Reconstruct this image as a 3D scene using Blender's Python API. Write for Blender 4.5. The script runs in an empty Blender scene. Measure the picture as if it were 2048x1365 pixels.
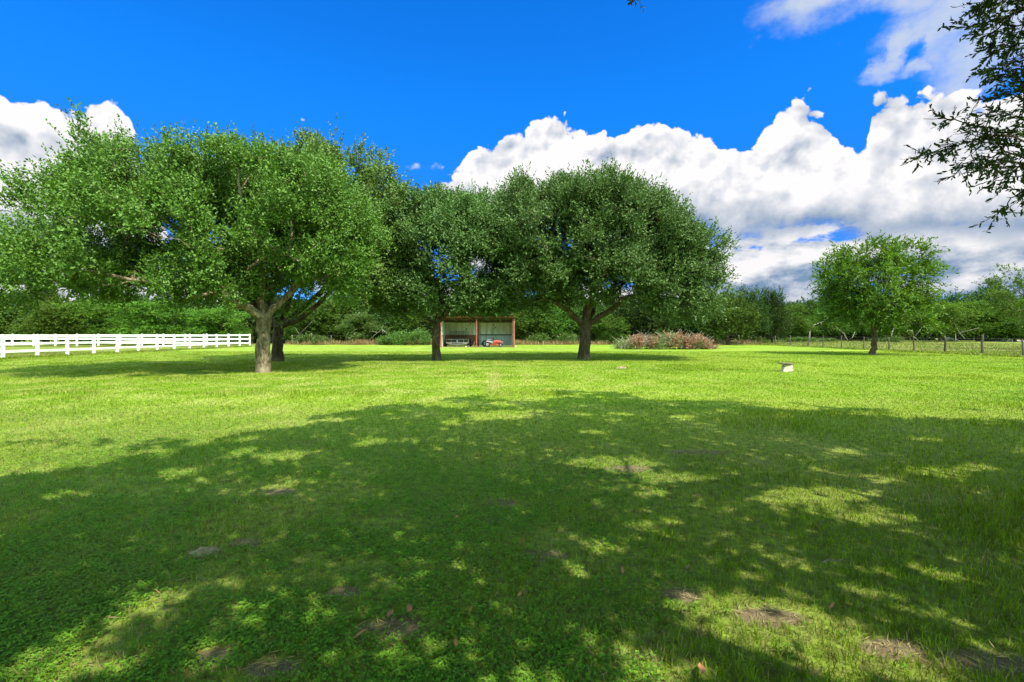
import bpy, math, random
import numpy as np
from mathutils import Vector

# ------------------------------------------------------------------ basics
scene = bpy.context.scene
COL = scene.collection
F, HZ, CH = 967.0, 667.0, 1.5            # focal length in photo pixels, horizon row, eye height
def W(px, py, d):                        # a photo pixel at a chosen distance -> a place in metres
    return np.array([(px-1024)/F*d, d, CH+(HZ-py)/F*d])
def GX(px, d): return (px-1024)/F*d
SUNV = np.array([-0.40, 0.55, -1.0])     # the way the light travels

def tag(o, label=None, cat=None, group=None, kind=None):
    if label: o['label'] = label
    if cat: o['category'] = cat
    if group: o['group'] = group
    if kind: o['kind'] = kind
    return o
def empty(name, loc=(0,0,0), rz=0.0):
    o = bpy.data.objects.new(name, None); COL.objects.link(o)
    o.location = loc; o.rotation_euler = (0,0,rz); o.empty_display_size = 0.3
    return o
def link(name, me, mat, parent=None):
    o = bpy.data.objects.new(name, me); COL.objects.link(o)
    if mat is not None: me.materials.append(mat)
    if parent is not None: o.parent = parent
    return o
def np_mesh(name, V, Q, attrs=None, smooth=False):
    V = np.ascontiguousarray(V, dtype=np.float32); Q = np.ascontiguousarray(Q, dtype=np.int32)
    me = bpy.data.meshes.new(name)
    me.vertices.add(len(V)); me.vertices.foreach_set('co', V.ravel())
    k = Q.shape[1]
    me.loops.add(Q.size); me.loops.foreach_set('vertex_index', Q.ravel())
    me.polygons.add(len(Q)); me.polygons.foreach_set('loop_start', np.arange(0, Q.size, k, dtype=np.int32))
    if attrs:
        for nm, arr in attrs.items():
            a = me.attributes.new(nm, 'FLOAT', 'POINT'); a.data.foreach_set('value', np.ascontiguousarray(arr, dtype=np.float32))
    me.update(calc_edges=True)
    me.polygons.foreach_set('use_smooth', np.full(len(Q), smooth, dtype=bool))
    return me
def np_obj(name, V, Q, mat, parent=None, attrs=None, smooth=False):
    return link(name, np_mesh(name, V, Q, attrs, smooth), mat, parent)

class MB:                                 # boxes, bars, tubes and lathes joined into ONE mesh
    def __init__(s): s.v=[]; s.f=[]
    def add(s, vs, fs):
        n=len(s.v); s.v += [tuple(map(float,p)) for p in vs]; s.f += [tuple(i+n for i in f) for f in fs]
    def box(s, c, size, rz=0.0, tilt=(0,0), bev=0.0):
        x,y,z=[q/2 for q in size]
        if bev<=0:
            vs=[(-x,-y,-z),(x,-y,-z),(x,y,-z),(-x,y,-z),(-x,-y,z),(x,-y,z),(x,y,z),(-x,y,z)]
            fs=[(0,3,2,1),(4,5,6,7),(0,1,5,4),(1,2,6,5),(2,3,7,6),(3,0,4,7)]
        else:
            b=bev; vs=[]; fs=[]
            prof=[(-z,b),(-z+b,0),(z-b,0),(z,b)]
            for zz,i in prof:
                X=x-i; Y=y-i
                vs += [(-X+b*.7,-Y,zz),(X-b*.7,-Y,zz),(X,-Y+b*.7,zz),(X,Y-b*.7,zz),(X-b*.7,Y,zz),(-X+b*.7,Y,zz),(-X,Y-b*.7,zz),(-X,-Y+b*.7,zz)]
            for r in range(3):
                for k in range(8):
                    fs.append((r*8+k, r*8+(k+1)%8, (r+1)*8+(k+1)%8, (r+1)*8+k))
            fs.append(tuple(range(7,-1,-1))); fs.append(tuple(range(24,32)))
        ca,sa=math.cos(rz),math.sin(rz); out=[]
        for a,b_,c_ in vs:
            a2=a+tilt[0]*c_; b2=b_+tilt[1]*c_
            out.append((c[0]+a2*ca-b2*sa, c[1]+a2*sa+b2*ca, c[2]+c_))
        s.add(out,fs)
    def tube(s, pts, rad, n=8, cap=True):
        pts=[Vector(p) for p in pts]; rad = rad if hasattr(rad,'__len__') else [rad]*len(pts)
        vs=[]; fs=[]
        for i,p in enumerate(pts):
            d=(pts[min(i+1,len(pts)-1)]-pts[max(i-1,0)]).normalized()
            ref=Vector((0,0,1)) if abs(d.z)<.9 else Vector((1,0,0))
            u=d.cross(ref).normalized(); w=d.cross(u)
            for k in range(n):
                a=2*math.pi*k/n; q=p+(u*math.cos(a)+w*math.sin(a))*rad[i]; vs.append(tuple(q))
        for i in range(len(pts)-1):
            for k in range(n):
                fs.append((i*n+k,i*n+(k+1)%n,(i+1)*n+(k+1)%n,(i+1)*n+k))
        if cap:
            fs.append(tuple(range(n-1,-1,-1))); fs.append(tuple(range((len(pts)-1)*n,len(pts)*n)))
        s.add(vs,fs)
    def disc_tyre(s, c, R, w, axis='x', n=20):            # a rounded tyre, axle along x
        prof=[(-w/2,R*.55),(-w/2,R*.85),(-w*.36,R*.97),(0,R),(w*.36,R*.97),(w/2,R*.85),(w/2,R*.55)]
        vs=[];fs=[];m=len(prof)
        for k in range(n):
            a=2*math.pi*k/n
            for t,r in prof:
                if axis=='x': vs.append((c[0]+t,c[1]+r*math.cos(a),c[2]+r*math.sin(a)))
                else: vs.append((c[0]+r*math.cos(a),c[1]+t,c[2]+r*math.sin(a)))
        for k in range(n):
            for j in range(m):
                fs.append((k*m+j,k*m+(j+1)%m,((k+1)%n)*m+(j+1)%m,((k+1)%n)*m+j))
        s.add(vs,fs)
    def cyl(s, c, R, w, axis='x', n=16):
        e=Vector((w/2,0,0)) if axis=='x' else (Vector((0,w/2,0)) if axis=='y' else Vector((0,0,w/2)))
        c=Vector(c); s.tube([c-e,c+e],R,n)
    def build(s, name, mat, parent=None, smooth=False):
        me=bpy.data.meshes.new(name); me.from_pydata(s.v,[],s.f); me.update()
        if smooth:
            for p in me.polygons: p.use_smooth=True
        return link(name,me,mat,parent)

def vnoise(x,y,seed=0):
    xi=np.floor(x).astype(np.int64); yi=np.floor(y).astype(np.int64); fx=x-xi; fy=y-yi
    fx=fx*fx*(3-2*fx); fy=fy*fy*(3-2*fy)
    def h(a,b):
        n=(a*374761393+b*668265263+seed*1442695041)&0x7fffffff
        n=((n^(n>>13))*1274126177)&0x7fffffff
        return ((n^(n>>16))&0xffff)/65535.0
    return (h(xi,yi)*(1-fx)+h(xi+1,yi)*fx)*(1-fy)+(h(xi,yi+1)*(1-fx)+h(xi+1,yi+1)*fx)*fy
def fbm(x,y,seed=0,o=4):
    t=0;a=.5;s=0
    for i in range(o):
        t=t+a*vnoise(x*2**i,y*2**i,seed+i*7); s+=a; a*=.5
    return t/s
def noise3(p,sc,seed=0):
    q=p*sc
    return (fbm(q[:,0]+.37*q[:,2],q[:,1]-.21*q[:,2],seed,2)+fbm(q[:,1]+.5,q[:,2]+.31*q[:,0],seed+3,2)+fbm(q[:,2]-.4*q[:,1],q[:,0]+2.7,seed+5,2))/3
def unit(v): return v/np.maximum(np.linalg.norm(v,axis=-1,keepdims=True),1e-9)

# ------------------------------------------------------------------ materials
def new_mat(name):
    m=bpy.data.materials.new(name); m.use_nodes=True; nt=m.node_tree; nt.nodes.clear()
    out=nt.nodes.new('ShaderNodeOutputMaterial'); return m,nt,out
def N(nt,t,**kw):
    n=nt.nodes.new(t)
    for k,v in kw.items(): setattr(n,k,v)
    return n
def math_(nt,op,a,b=None,c=None,clamp=False):
    n=N(nt,'ShaderNodeMath',operation=op); n.use_clamp=clamp
    for i,q in enumerate((a,b,c)):
        if q is None: continue
        if isinstance(q,(int,float)): n.inputs[i].default_value=q
        else: nt.links.new(q,n.inputs[i])
    return n.outputs[0]
def mixc(nt,f,a,b):
    n=N(nt,'ShaderNodeMix',data_type='RGBA')
    for s,q in ((0,f),(6,a),(7,b)):
        if isinstance(q,(int,float)): n.inputs[s].default_value=q
        elif isinstance(q,tuple): n.inputs[s].default_value=(*q[:3],1)
        else: nt.links.new(q,n.inputs[s])
    return n.outputs[2]
def noise(nt,vec,scale,detail=4,rough=.55,out='Fac',dim='3D'):
    n=N(nt,'ShaderNodeTexNoise',noise_dimensions=dim); n.inputs['Scale'].default_value=scale; n.inputs['Detail'].default_value=detail
    n.inputs['Roughness'].default_value=rough
    if vec is not None: nt.links.new(vec,n.inputs['Vector'])
    return n.outputs[out]
def ramp(nt,f,lo,hi,a=0.0,b=1.0):
    n=N(nt,'ShaderNodeMapRange',interpolation_type='SMOOTHSTEP')
    n.inputs['From Min'].default_value=lo; n.inputs['From Max'].default_value=hi
    n.inputs['To Min'].default_value=a; n.inputs['To Max'].default_value=b
    nt.links.new(f,n.inputs['Value']); return n.outputs[0]
def scaled(nt,vec,s):
    n=N(nt,'ShaderNodeVectorMath',operation='MULTIPLY'); nt.links.new(vec,n.inputs[0]); n.inputs[1].default_value=s
    return n.outputs[0]

PATCH=[(410,1105,42,14),(1090,1110,58,15),(790,1262,95,38),(1260,938,60,8),(1360,1190,45,18),(560,985,40,9),(430,1310,40,18),(545,1335,60,22),(1790,1300,85,26),(1960,1325,110,34),(490,1085,40,12),(1000,1005,40,9),(1400,905,70,6),(690,1185,42,14),(1540,1235,80,22),(980,1040,30,8)]
PATCH=[(GX(px,CH*F/(py-HZ)),CH*F/(py-HZ),rx*CH/(py-HZ),ry*F*CH/(py-HZ)**2) for px,py,rx,ry in PATCH]
def bare_at(X,Y):
    t=np.zeros(len(X)); n=(fbm(X*3,Y*3,61,3)-.5)*1.6
    for x,y,rx,ry in PATCH: t=np.maximum(t,np.clip((1.25-((X-x)/rx)**2-((Y-y)/ry)**2+n)*1.2,0,1))
    return t
def lawn_color(nt, near_dirt=True):
    """colour of the turf at a place on the ground"""
    pos=N(nt,'ShaderNodeNewGeometry').outputs['Position']
    flat=scaled(nt,pos,(1,1,0))
    n1=noise(nt,flat,.11,3); n2=noise(nt,flat,.9,4); n3=noise(nt,flat,5.5,3)
    c=mixc(nt,ramp(nt,n1,.35,.68),LAWN_A,LAWN_B)
    n0=noise(nt,scaled(nt,pos,(.5,1.3,0)),.22,4); c=mixc(nt,ramp(nt,n0,.5,.64,0,.75),c,LAWN_C)
    sx=N(nt,'ShaderNodeSeparateXYZ'); nt.links.new(pos,sx.inputs[0])
    # the open lawn is drier than the turf by the house, most of all on the left
    df=math_(nt,'MULTIPLY',ramp(nt,sx.outputs[1],5,11,.12,1),ramp(nt,sx.outputs[0],-3,9,1,.4))
    c=mixc(nt,math_(nt,'MULTIPLY',ramp(nt,n2,.42,.68,0,.75),df),c,LAWN_DRY)
    c=mixc(nt,ramp(nt,n3,.45,.75,0,.45),c,LAWN_C)
    # mowing swaths run away from the house, faintly
    w=N(nt,'ShaderNodeTexWave',wave_type='BANDS',bands_direction='X'); nt.links.new(flat,w.inputs['Vector'])
    w.inputs['Scale'].default_value=.27; w.inputs['Distortion'].default_value=1.6; w.inputs['Detail'].default_value=2; w.inputs['Detail Scale'].default_value=.6
    c=mixc(nt,ramp(nt,w.outputs['Fac'],.35,.9,0,.10),c,LAWN_DRY)
    # a worn wheel track towards the shed
    xt=math_(nt,'ADD',sx.outputs[0],math_(nt,'MULTIPLY',sx.outputs[1],.038))
    tr=math_(nt,'MULTIPLY',ramp(nt,math_(nt,'ABSOLUTE',xt),.0,.38,1,0),ramp(nt,sx.outputs[1],11,13.5,0,1))
    tr=math_(nt,'MULTIPLY',math_(nt,'MULTIPLY',tr,ramp(nt,sx.outputs[1],17,22,1,0)),ramp(nt,n3,.3,.6,.1,.5))
    c=mixc(nt,tr,c,(.26,.22,.09))
    # rougher pasture beyond the wire fence
    past=math_(nt,'MAXIMUM',ramp(nt,sx.outputs[0],31.6,32.6),ramp(nt,sx.outputs[0],-29.3,-30.2))
    past=math_(nt,'MAXIMUM',past,ramp(nt,sx.outputs[1],63,66))
    c2=mixc(nt,ramp(nt,noise(nt,flat,.35,5),.4,.65),(.10,.15,.018),(.17,.16,.05))
    c=mixc(nt,past,c,c2)
    # thin turf and bare earth close to the house
    nd=noise(nt,flat,.55,5,.6)
    near=ramp(nt,sx.outputs[1],6.5,11,1,0)
    thin=math_(nt,'MULTIPLY',near,ramp(nt,nd,.54,.70,0,.7))
    pn=math_(nt,'MULTIPLY_ADD',noise(nt,flat,3,3),1.6,.45)
    for x,y,rx,ry in PATCH:
        X=math_(nt,'MULTIPLY_ADD',sx.outputs[0],1/rx,-x/rx); Y=math_(nt,'MULTIPLY_ADD',sx.outputs[1],1/ry,-y/ry)
        q=math_(nt,'SUBTRACT',pn,math_(nt,'ADD',math_(nt,'MULTIPLY',X,X),math_(nt,'MULTIPLY',Y,Y)))
        thin=math_(nt,'MAXIMUM',thin,math_(nt,'MULTIPLY',q,1.2,None,True))
    hv=N(nt,'ShaderNodeHueSaturation'); nt.links.new(c,hv.inputs['Color']); nt.links.new(ramp(nt,noise(nt,flat,11,5,.7),.32,.68,.5,1.45),hv.inputs['Value']); c=hv.outputs[0]
    return c,thin,flat,n3

LAWN_A=(.128,.208,.012); LAWN_B=(.170,.238,.020); LAWN_C=(.080,.152,.007); LAWN_DRY=(.270,.290,.075)

def mat_ground():
    m,nt,out=new_mat('turf'); p=N(nt,'ShaderNodeBsdfPrincipled'); nt.links.new(p.outputs[0],out.inputs[0])
    c,thin,flat,n3=lawn_color(nt)
    soil=mixc(nt,noise(nt,flat,14,5),(.085,.06,.038),(.20,.15,.10))
    pos=N(nt,'ShaderNodeSeparateXYZ'); nt.links.new(flat,pos.inputs[0])
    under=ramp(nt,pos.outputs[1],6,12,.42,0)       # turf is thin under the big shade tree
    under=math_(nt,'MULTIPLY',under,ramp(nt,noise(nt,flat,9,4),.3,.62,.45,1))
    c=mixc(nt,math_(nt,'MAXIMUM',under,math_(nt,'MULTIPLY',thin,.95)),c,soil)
    nt.links.new(c,p.inputs['Base Color']); p.inputs['Roughness'].default_value=.95; p.inputs['Specular IOR Level'].default_value=.1
    b=N(nt,'ShaderNodeBump'); b.inputs['Strength'].default_value=.9; b.inputs['Distance'].default_value=.05
    h=math_(nt,'ADD',noise(nt,flat,18,5,.65),math_(nt,'MULTIPLY',noise(nt,flat,3,3),1.2))
    nt.links.new(h,b.inputs['Height']); nt.links.new(b.outputs[0],p.inputs['Normal'])
    return m

def leaf_shader(nt,out,col,trans=.35,rough=.5,spec=.4,tcol=None):
    p=N(nt,'ShaderNodeBsdfPrincipled'); nt.links.new(col,p.inputs['Base Color'])
    p.inputs['Roughness'].default_value=rough; p.inputs['Specular IOR Level'].default_value=spec
    t=N(nt,'ShaderNodeBsdfTranslucent')
    h=N(nt,'ShaderNodeHueSaturation'); h.inputs['Hue'].default_value=.485; h.inputs['Saturation'].default_value=1.1; h.inputs['Value'].default_value=1.25
    nt.links.new(col,h.inputs['Color']); nt.links.new(h.outputs[0],t.inputs[0])
    mx=N(nt,'ShaderNodeMixShader'); mx.inputs[0].default_value=trans
    nt.links.new(p.outputs[0],mx.inputs[1]); nt.links.new(t.outputs[0],mx.inputs[2]); nt.links.new(mx.outputs[0],out.inputs[0])

def mat_blades():
    m,nt,out=new_mat('grass_blades')
    global PATCH
    keep=PATCH; PATCH=[]; c,thin,flat,n3=lawn_color(nt); PATCH=keep
    a=N(nt,'ShaderNodeAttribute',attribute_name='dry'); r=N(nt,'ShaderNodeAttribute',attribute_name='rnd')
    hv=N(nt,'ShaderNodeHueSaturation'); nt.links.new(c,hv.inputs['Color']); nt.links.new(math_(nt,'MULTIPLY_ADD',r.outputs['Fac'],.85,.6),hv.inputs['Value']); c=hv.outputs[0]
    dryc=mixc(nt,r.outputs['Fac'],(.30,.23,.11),(.42,.34,.19))
    c=mixc(nt,a.outputs['Fac'],c,dryc)
    leaf_shader(nt,out,c,.40,.75,.08); return m
def mat_clover():
    m,nt,out=new_mat('clover_leaves'); r=N(nt,'ShaderNodeAttribute',attribute_name='rnd')
    pos=N(nt,'ShaderNodeNewGeometry').outputs['Position']
    c=mixc(nt,r.outputs['Fac'],(.042,.120,.008),(.135,.285,.024))
    c=mixc(nt,ramp(nt,noise(nt,pos,2.2,3),.45,.7,0,.6),c,(.13,.19,.035))
    leaf_shader(nt,out,c,.3,.65,.12); return m
def mat_leaf(name,c1,c2,c3,scale=.6,trans=.33,rough=.42,spec=.5):
    m,nt,out=new_mat(name); g=N(nt,'ShaderNodeNewGeometry'); tc=N(nt,'ShaderNodeTexCoord')
    c=mixc(nt,g.outputs['Random Per Island'],c1,c2)
    oi=N(nt,'ShaderNodeObjectInfo')
    c=mixc(nt,ramp(nt,noise(nt,tc.outputs['Object'],scale,3),.42,.66,0,.75),c,c3)
    hs=N(nt,'ShaderNodeHueSaturation'); nt.links.new(c,hs.inputs['Color'])
    nt.links.new(math_(nt,'MULTIPLY_ADD',oi.outputs['Random'],.55,.72),hs.inputs['Value'])
    nt.links.new(math_(nt,'MULTIPLY_ADD',oi.outputs['Random'],.03,.485),hs.inputs['Hue'])
    leaf_shader(nt,out,hs.outputs[0],trans,rough,spec); return m
def mat_bark(name,c1,c2,c3):
    m,nt,out=new_mat(name); p=N(nt,'ShaderNodeBsdfPrincipled'); nt.links.new(p.outputs[0],out.inputs[0])
    tc=N(nt,'ShaderNodeTexCoord'); v=scaled(nt,tc.outputs['Object'],(1,1,.28))
    n=noise(nt,v,11,7,.7); n2=noise(nt,tc.outputs['Object'],2.1,4)
    c=mixc(nt,ramp(nt,n,.36,.62),c1,c2); c=mixc(nt,ramp(nt,n2,.5,.68,0,.7),c,c3)
    nt.links.new(c,p.inputs['Base Color']); p.inputs['Roughness'].default_value=.92; p.inputs['Specular IOR Level'].default_value=.15
    b=N(nt,'ShaderNodeBump'); b.inputs['Strength'].default_value=1; b.inputs['Distance'].default_value=.06
    nt.links.new(n,b.inputs['Height']); nt.links.new(b.outputs[0],p.inputs['Normal']); return m
def mat_plain(name,c1,c2=None,rough=.6,metal=0.0,scale=6,bump=.15,stretch=(1,1,1),lo=.38,hi=.66,spec=.4):
    m,nt,out=new_mat(name); p=N(nt,'ShaderNodeBsdfPrincipled'); nt.links.new(p.outputs[0],out.inputs[0])
    tc=N(nt,'ShaderNodeTexCoord'); v=scaled(nt,tc.outputs['Object'],stretch); n=noise(nt,v,scale,6,.6)
    nt.links.new(mixc(nt,ramp(nt,n,lo,hi),c1,c2 or c1),p.inputs['Base Color'])
    p.inputs['Roughness'].default_value=rough; p.inputs['Metallic'].default_value=metal; p.inputs['Specular IOR Level'].default_value=spec
    b=N(nt,'ShaderNodeBump'); b.inputs['Strength'].default_value=bump; b.inputs['Distance'].default_value=.02
    nt.links.new(n,b.inputs['Height']); nt.links.new(b.outputs[0],p.inputs['Normal']); return m

M={}
M['turf']=mat_ground(); M['blades']=mat_blades(); M['clover']=mat_clover()
M['oak_bright']=mat_leaf('oak_leaves_bright',(0.0553,0.1146,0.0135),(0.1027,0.1778,0.0316),(0.0633,0.1303,0.0111),trans=.2,rough=.55,spec=.25)
M['oak_dark']=mat_leaf('oak_leaves_dark',(0.0567,0.1216,0.0268),(0.1030,0.1803,0.0535),(0.0638,0.1319,0.0248),trans=.2,rough=.55,spec=.25)
M['oak_mid']=mat_leaf('oak_leaves_mid',(0.0758,0.1656,0.0281),(0.1403,0.2497,0.0603),(0.0870,0.1824,0.0239),trans=.2,rough=.55,spec=.25)
M['shade_oak']=mat_leaf('shade_oak_leaves',(.040,.070,.014),(.060,.095,.02),(.045,.08,.014),trans=.22)
M['pecan']=mat_leaf('pecan_leaves',(0.0558,0.1201,0.0086),(0.0944,0.1716,0.0154),(0.0429,0.0987,0.0086),rough=.55,spec=.25)
M['feather']=mat_leaf('mesquite_leaves',(0.0646,0.1292,0.0150),(0.1020,0.1836,0.0238),(0.0510,0.1054,0.0150),rough=.65,spec=.15)
M['mid']=mat_leaf('thicket_leaves',(0.0465,0.0975,0.0120),(0.0750,0.1387,0.0180),(0.0360,0.0788,0.0105),rough=.65,spec=.15)
M['deep']=mat_leaf('dark_tree_leaves',(0.0272,0.0595,0.0119),(0.0467,0.0850,0.0170),(0.0213,0.0467,0.0102),rough=.65,spec=.15)
M['weed']=mat_leaf('weed_leaves',(.045,.10,.012),(.085,.155,.022),(.065,.10,.018))
M['rustleaf']=mat_leaf('dry_brown_leaves',(.20,.085,.05),(.31,.165,.11),(.25,.13,.08),scale=1.5)
M['greencut']=mat_leaf('cut_green_leaves',(.10,.15,.035),(.17,.22,.06),(.13,.16,.05),scale=1.2)
M['drygrass']=mat_leaf('dry_grass_blades',(.20,.12,.055),(.32,.22,.11),(.16,.15,.04),scale=.4)
M['bark_light']=mat_bark('bark_light',(.060,.042,.027),(.235,.185,.125),(.33,.275,.20))
M['bark']=mat_bark('bark_dark',(.030,.023,.016),(.105,.08,.055),(.14,.115,.085))
M['bark_grey']=mat_bark('bark_grey',(.12,.105,.085),(.30,.27,.23),(.36,.33,.29))
M['white']=mat_plain('white_vinyl',(.76,.76,.75),(.60,.62,.58),.45,scale=1.6,bump=.04,stretch=(1,1,2))
M['post']=mat_plain('weathered_wood',(.13,.11,.085),(.31,.28,.235),.9,scale=9,bump=.6,stretch=(1,1,.15))
M['postdark']=mat_plain('dark_wood',(.045,.038,.03),(.12,.10,.08),.9,scale=9,bump=.6,stretch=(1,1,.15))
M['wire']=mat_plain('fence_wire',(.20,.19,.18),(.12,.08,.06),.6,.6)
M['rustpaint']=mat_plain('red_oxide_paint',(.19,.056,.042),(.24,.10,.08),.7,scale=4,bump=.2)
M['galv']=mat_plain('galvanised_sheet',(.64,.66,.65),(.42,.46,.37),.55,.0,scale=1.6,bump=.05,stretch=(1.6,1,.25))
M['galvblue']=mat_plain('blue_grey_sheet',(.52,.62,.64),(.36,.46,.48),.55,.0,scale=1.8,bump=.05,stretch=(1.6,1,.25))
M['rustsheet']=mat_plain('rusty_sheet',(.20,.095,.06),(.30,.17,.10),.85,scale=2.5,bump=.1,stretch=(1.5,1,.4))
M['palesheet']=mat_plain('pale_pink_sheet',(.50,.40,.36),(.42,.34,.31),.7,scale=2)
M['dark']=mat_plain('dark_steel',(.018,.018,.019),(.035,.032,.03),.6,scale=5)
M['steel']=mat_plain('worn_steel',(.36,.36,.36),(.20,.19,.18),.45,.5,scale=6)
M['grey']=mat_plain('grey_plastic',(.22,.22,.21),(.15,.15,.145),.5,scale=4)
M['rubber']=mat_plain('black_rubber',(.016,.016,.016),(.026,.025,.024),.85,scale=20)
M['red']=mat_plain('faded_red_paint',(.36,.05,.032),(.26,.04,.025),.55,scale=3,bump=.03)
M['stone']=mat_plain('pale_limestone',(.46,.40,.32),(.32,.26,.20),.9,scale=7,bump=.5)
M['slab']=mat_plain('dark_slab',(.075,.06,.045),(.14,.115,.085),.9,scale=8,bump=.5)
M['soil']=mat_plain('dry_soil',(.25,.19,.125),(.15,.11,.07),1,scale=16,bump=1)
M['sand']=mat_plain('pale_sand',(.52,.45,.36),(.40,.34,.26),1,scale=3,bump=.5)
M['deadleaf']=mat_plain('dead_leaf',(.30,.15,.065),(.20,.10,.045),.7,scale=12)
M['debris']=mat_plain('white_rubble',(.72,.70,.66),(.48,.46,.42),.8,scale=4)
M['bluewhite']=mat_plain('white_plastic',(.55,.55,.52),(.46,.46,.44),.4)

# ------------------------------------------------------------------ leaves and trees
def rhombs(P,D,Nr,L,Wd):
    """one pointed leaf face per row: foot P, along D, face normal Nr"""
    D=unit(D); S=unit(np.cross(D,Nr)); n=len(P)
    L=L[:,None]; Wd=Wd[:,None]
    V=np.stack([P, P+D*L*.45+S*Wd*.5, P+D*L, P+D*L*.45-S*Wd*.5],1).reshape(-1,3)
    return V, np.arange(n*4).reshape(n,4)
def ovals(P,D,Nr,L,Wd):
    """near leaves: two faces folded along the midrib, six-point outline"""
    D=unit(D); S=unit(np.cross(D,Nr)); U=np.cross(S,D); n=len(P); L=L[:,None]; Wd=Wd[:,None]
    a=P; e=P+D*L-U*L*.08
    V=np.stack([a,P+D*L*.28+S*Wd*.46+U*Wd*.12,P+D*L*.72+S*Wd*.42+U*Wd*.10,e,P+D*L*.72-S*Wd*.42+U*Wd*.10,P+D*L*.28-S*Wd*.46+U*Wd*.12],1).reshape(-1,3)
    b=np.arange(n)[:,None]*6
    Q=np.concatenate([b+np.array([[0,1,2,3]]),b+np.array([[0,3,4,5]])],0)
    return V,Q
def clump_centres(blobs,n,rng,shell=.55):
    """blobs: (centre, radii). points through the volume, more of them towards the outside"""
    w=np.array([ (b[1][0]*b[1][1]*b[1][2])**.75 for b in blobs]); w/=w.sum()
    idx=rng.choice(len(blobs),n,p=w)
    C=np.array([b[0] for b in blobs])[idx]; R=np.array([b[1] for b in blobs])[idx]
    d=unit(rng.normal(size=(n,3))); lump=.72+.74*np.clip((noise3(d+C*.37,1.9,21)-.30)*2.4,0,1); r=lump*(shell**3+(1-shell**3)*rng.random(n))**(1/3)
    return C+d*R*r[:,None], d
def sprigs(centres,outd,rng,per=16,leaves=9,length=(.35,.9),L=(.07,.12),ratio=.5,spread=.3,up=.35,droop=0.0,wild=.9,oval=False,keep=None):
    n=len(centres); c=np.repeat(centres,per,0); o=np.repeat(outd,per,0)
    st=c+rng.normal(size=c.shape)*spread
    d=unit(o*.7+rng.normal(size=c.shape)*wild*.6+np.array([0,0,up]))
    ln=rng.uniform(length[0],length[1],len(c))
    t=(np.arange(leaves)+.6)/leaves
    P=st[:,None,:]+d[:,None,:]*(ln[:,None]*t)[:,:,None]+np.array([0,0,-droop])*((ln[:,None]*t)**2)[:,:,None]
    D=unit(d[:,None,:]*.75+rng.normal(size=P.shape)*.55)
    Nr=unit(rng.normal(size=P.shape)*.75+np.array([0,-.1,.65])+o[:,None,:]*.35)
    P=P.reshape(-1,3);D=D.reshape(-1,3);Nr=Nr.reshape(-1,3)
    if keep is not None:
        k=keep(P); P,D,Nr=P[k],D[k],Nr[k]
    l=rng.uniform(L[0],L[1],len(P)); w=l*ratio*rng.uniform(.8,1.2,len(P))
    return (ovals if oval else rhombs)(P,D,Nr,l,w)
def skeleton(paths,targets,rng,step=.6,tip=.012,expo=.46,first=2,wob=.12,plen_w=.22):
    """paths: list of (attach index or -1, [points], [radii]); then every target hangs on the nearest fitting node"""
    pos=[];par=[];rad=[];pl=[]
    for att,pts,rs in paths:
        p=att
        for q,r in zip(pts,rs):
            q=np.array(q,float)
            pos.append(q); par.append(p); rad.append(r); pl.append(0 if p<0 else pl[p]+np.linalg.norm(q-pos[p])); p=len(pos)-1
    n0=len(pos)
    fork=pos[first]
    order=np.argsort(np.linalg.norm(targets-fork,axis=1)); tips=[]
    for ti in order:
        t=targets[ti]; A=np.array(pos[first:]); dist=np.linalg.norm(A-t,axis=1)+plen_w*np.array(pl[first:])
        j=int(np.argmin(dist))+first; a=pos[j]; v=t-a; D=np.linalg.norm(v)
        m=max(1,int(math.ceil(D/step))); pd=(a-pos[par[j]]) if par[j]>=0 else np.array([0,0,1.])
        pd=pd/max(np.linalg.norm(pd),1e-6); p=j
        c=a+pd*D*.33
        for k in range(1,m+1):
            s=k/m; q=(1-s)**2*a+2*s*(1-s)*(.55*c+.45*(a+v*.5))+s*s*t
            if k<m: q=q+rng.normal(size=3)*wob*step*.6
            pos.append(q);par.append(p);rad.append(0);pl.append(pl[p]+D/m);p=len(pos)-1
        tips.append(p)
    cnt=np.zeros(len(pos))
    for p in tips: cnt[p]+=1
    for i in range(len(pos)-1,-1,-1):
        if par[i]>=0: cnt[par[i]]+=cnt[i]
    r=np.maximum(np.array(rad),tip*np.maximum(cnt,1)**expo)
    for i in range(n0,len(pos)): r[i]=min(r[i],r[par[i]]*.98)
    return np.array(pos),np.array(par),r
def limb_mesh(pos,par,r,n=7,rng=None,flare=0.0,base_z=0.0):
    nn=len(pos); dirs=np.zeros((nn,3))
    for i in range(nn):
        dirs[i]=(pos[i]-pos[par[i]]) if par[i]>=0 else np.array([0,0,1.])
    dirs=unit(dirs); ref=np.where(np.abs(dirs[:,1:2])<.95,np.array([[0,1.,0]]),np.array([[1.,0,0]]))
    u=unit(np.cross(dirs,ref)); w=np.cross(dirs,u); a=np.arange(n)*2*math.pi/n
    rr=np.repeat(r[:,None],n,1)
    if rng is not None: rr=rr*(1+rng.normal(size=rr.shape)*.06)
    ring=pos[:,None,:]+(u[:,None,:]*np.cos(a)[None,:,None]+w[:,None,:]*np.sin(a)[None,:,None])*rr[:,:,None]
    V=ring.reshape(-1,3); Q=[]
    ch=np.arange(nn)[par>=0]; V2=[];k=np.arange(n)
    # the child's first ring sits on the parent with its own girth, so forks do not pinch
    Vs=[V]; off=len(V)
    for i in ch:
        p=par[i]; rs=min(r[p],r[i]*1.12)
        if rs<r[p]*.93:
            q=pos[p]+(u[i][None]*np.cos(a)[:,None]+w[i][None]*np.sin(a)[:,None])*rs
            Vs.append(q); A=off+k; off+=n
        else: A=p*n+k
        B=i*n+k; Q.append(np.stack([A,np.roll(A,-1),np.roll(B,-1),B],1))
    return np.concatenate(Vs),np.concatenate(Q)

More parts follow.
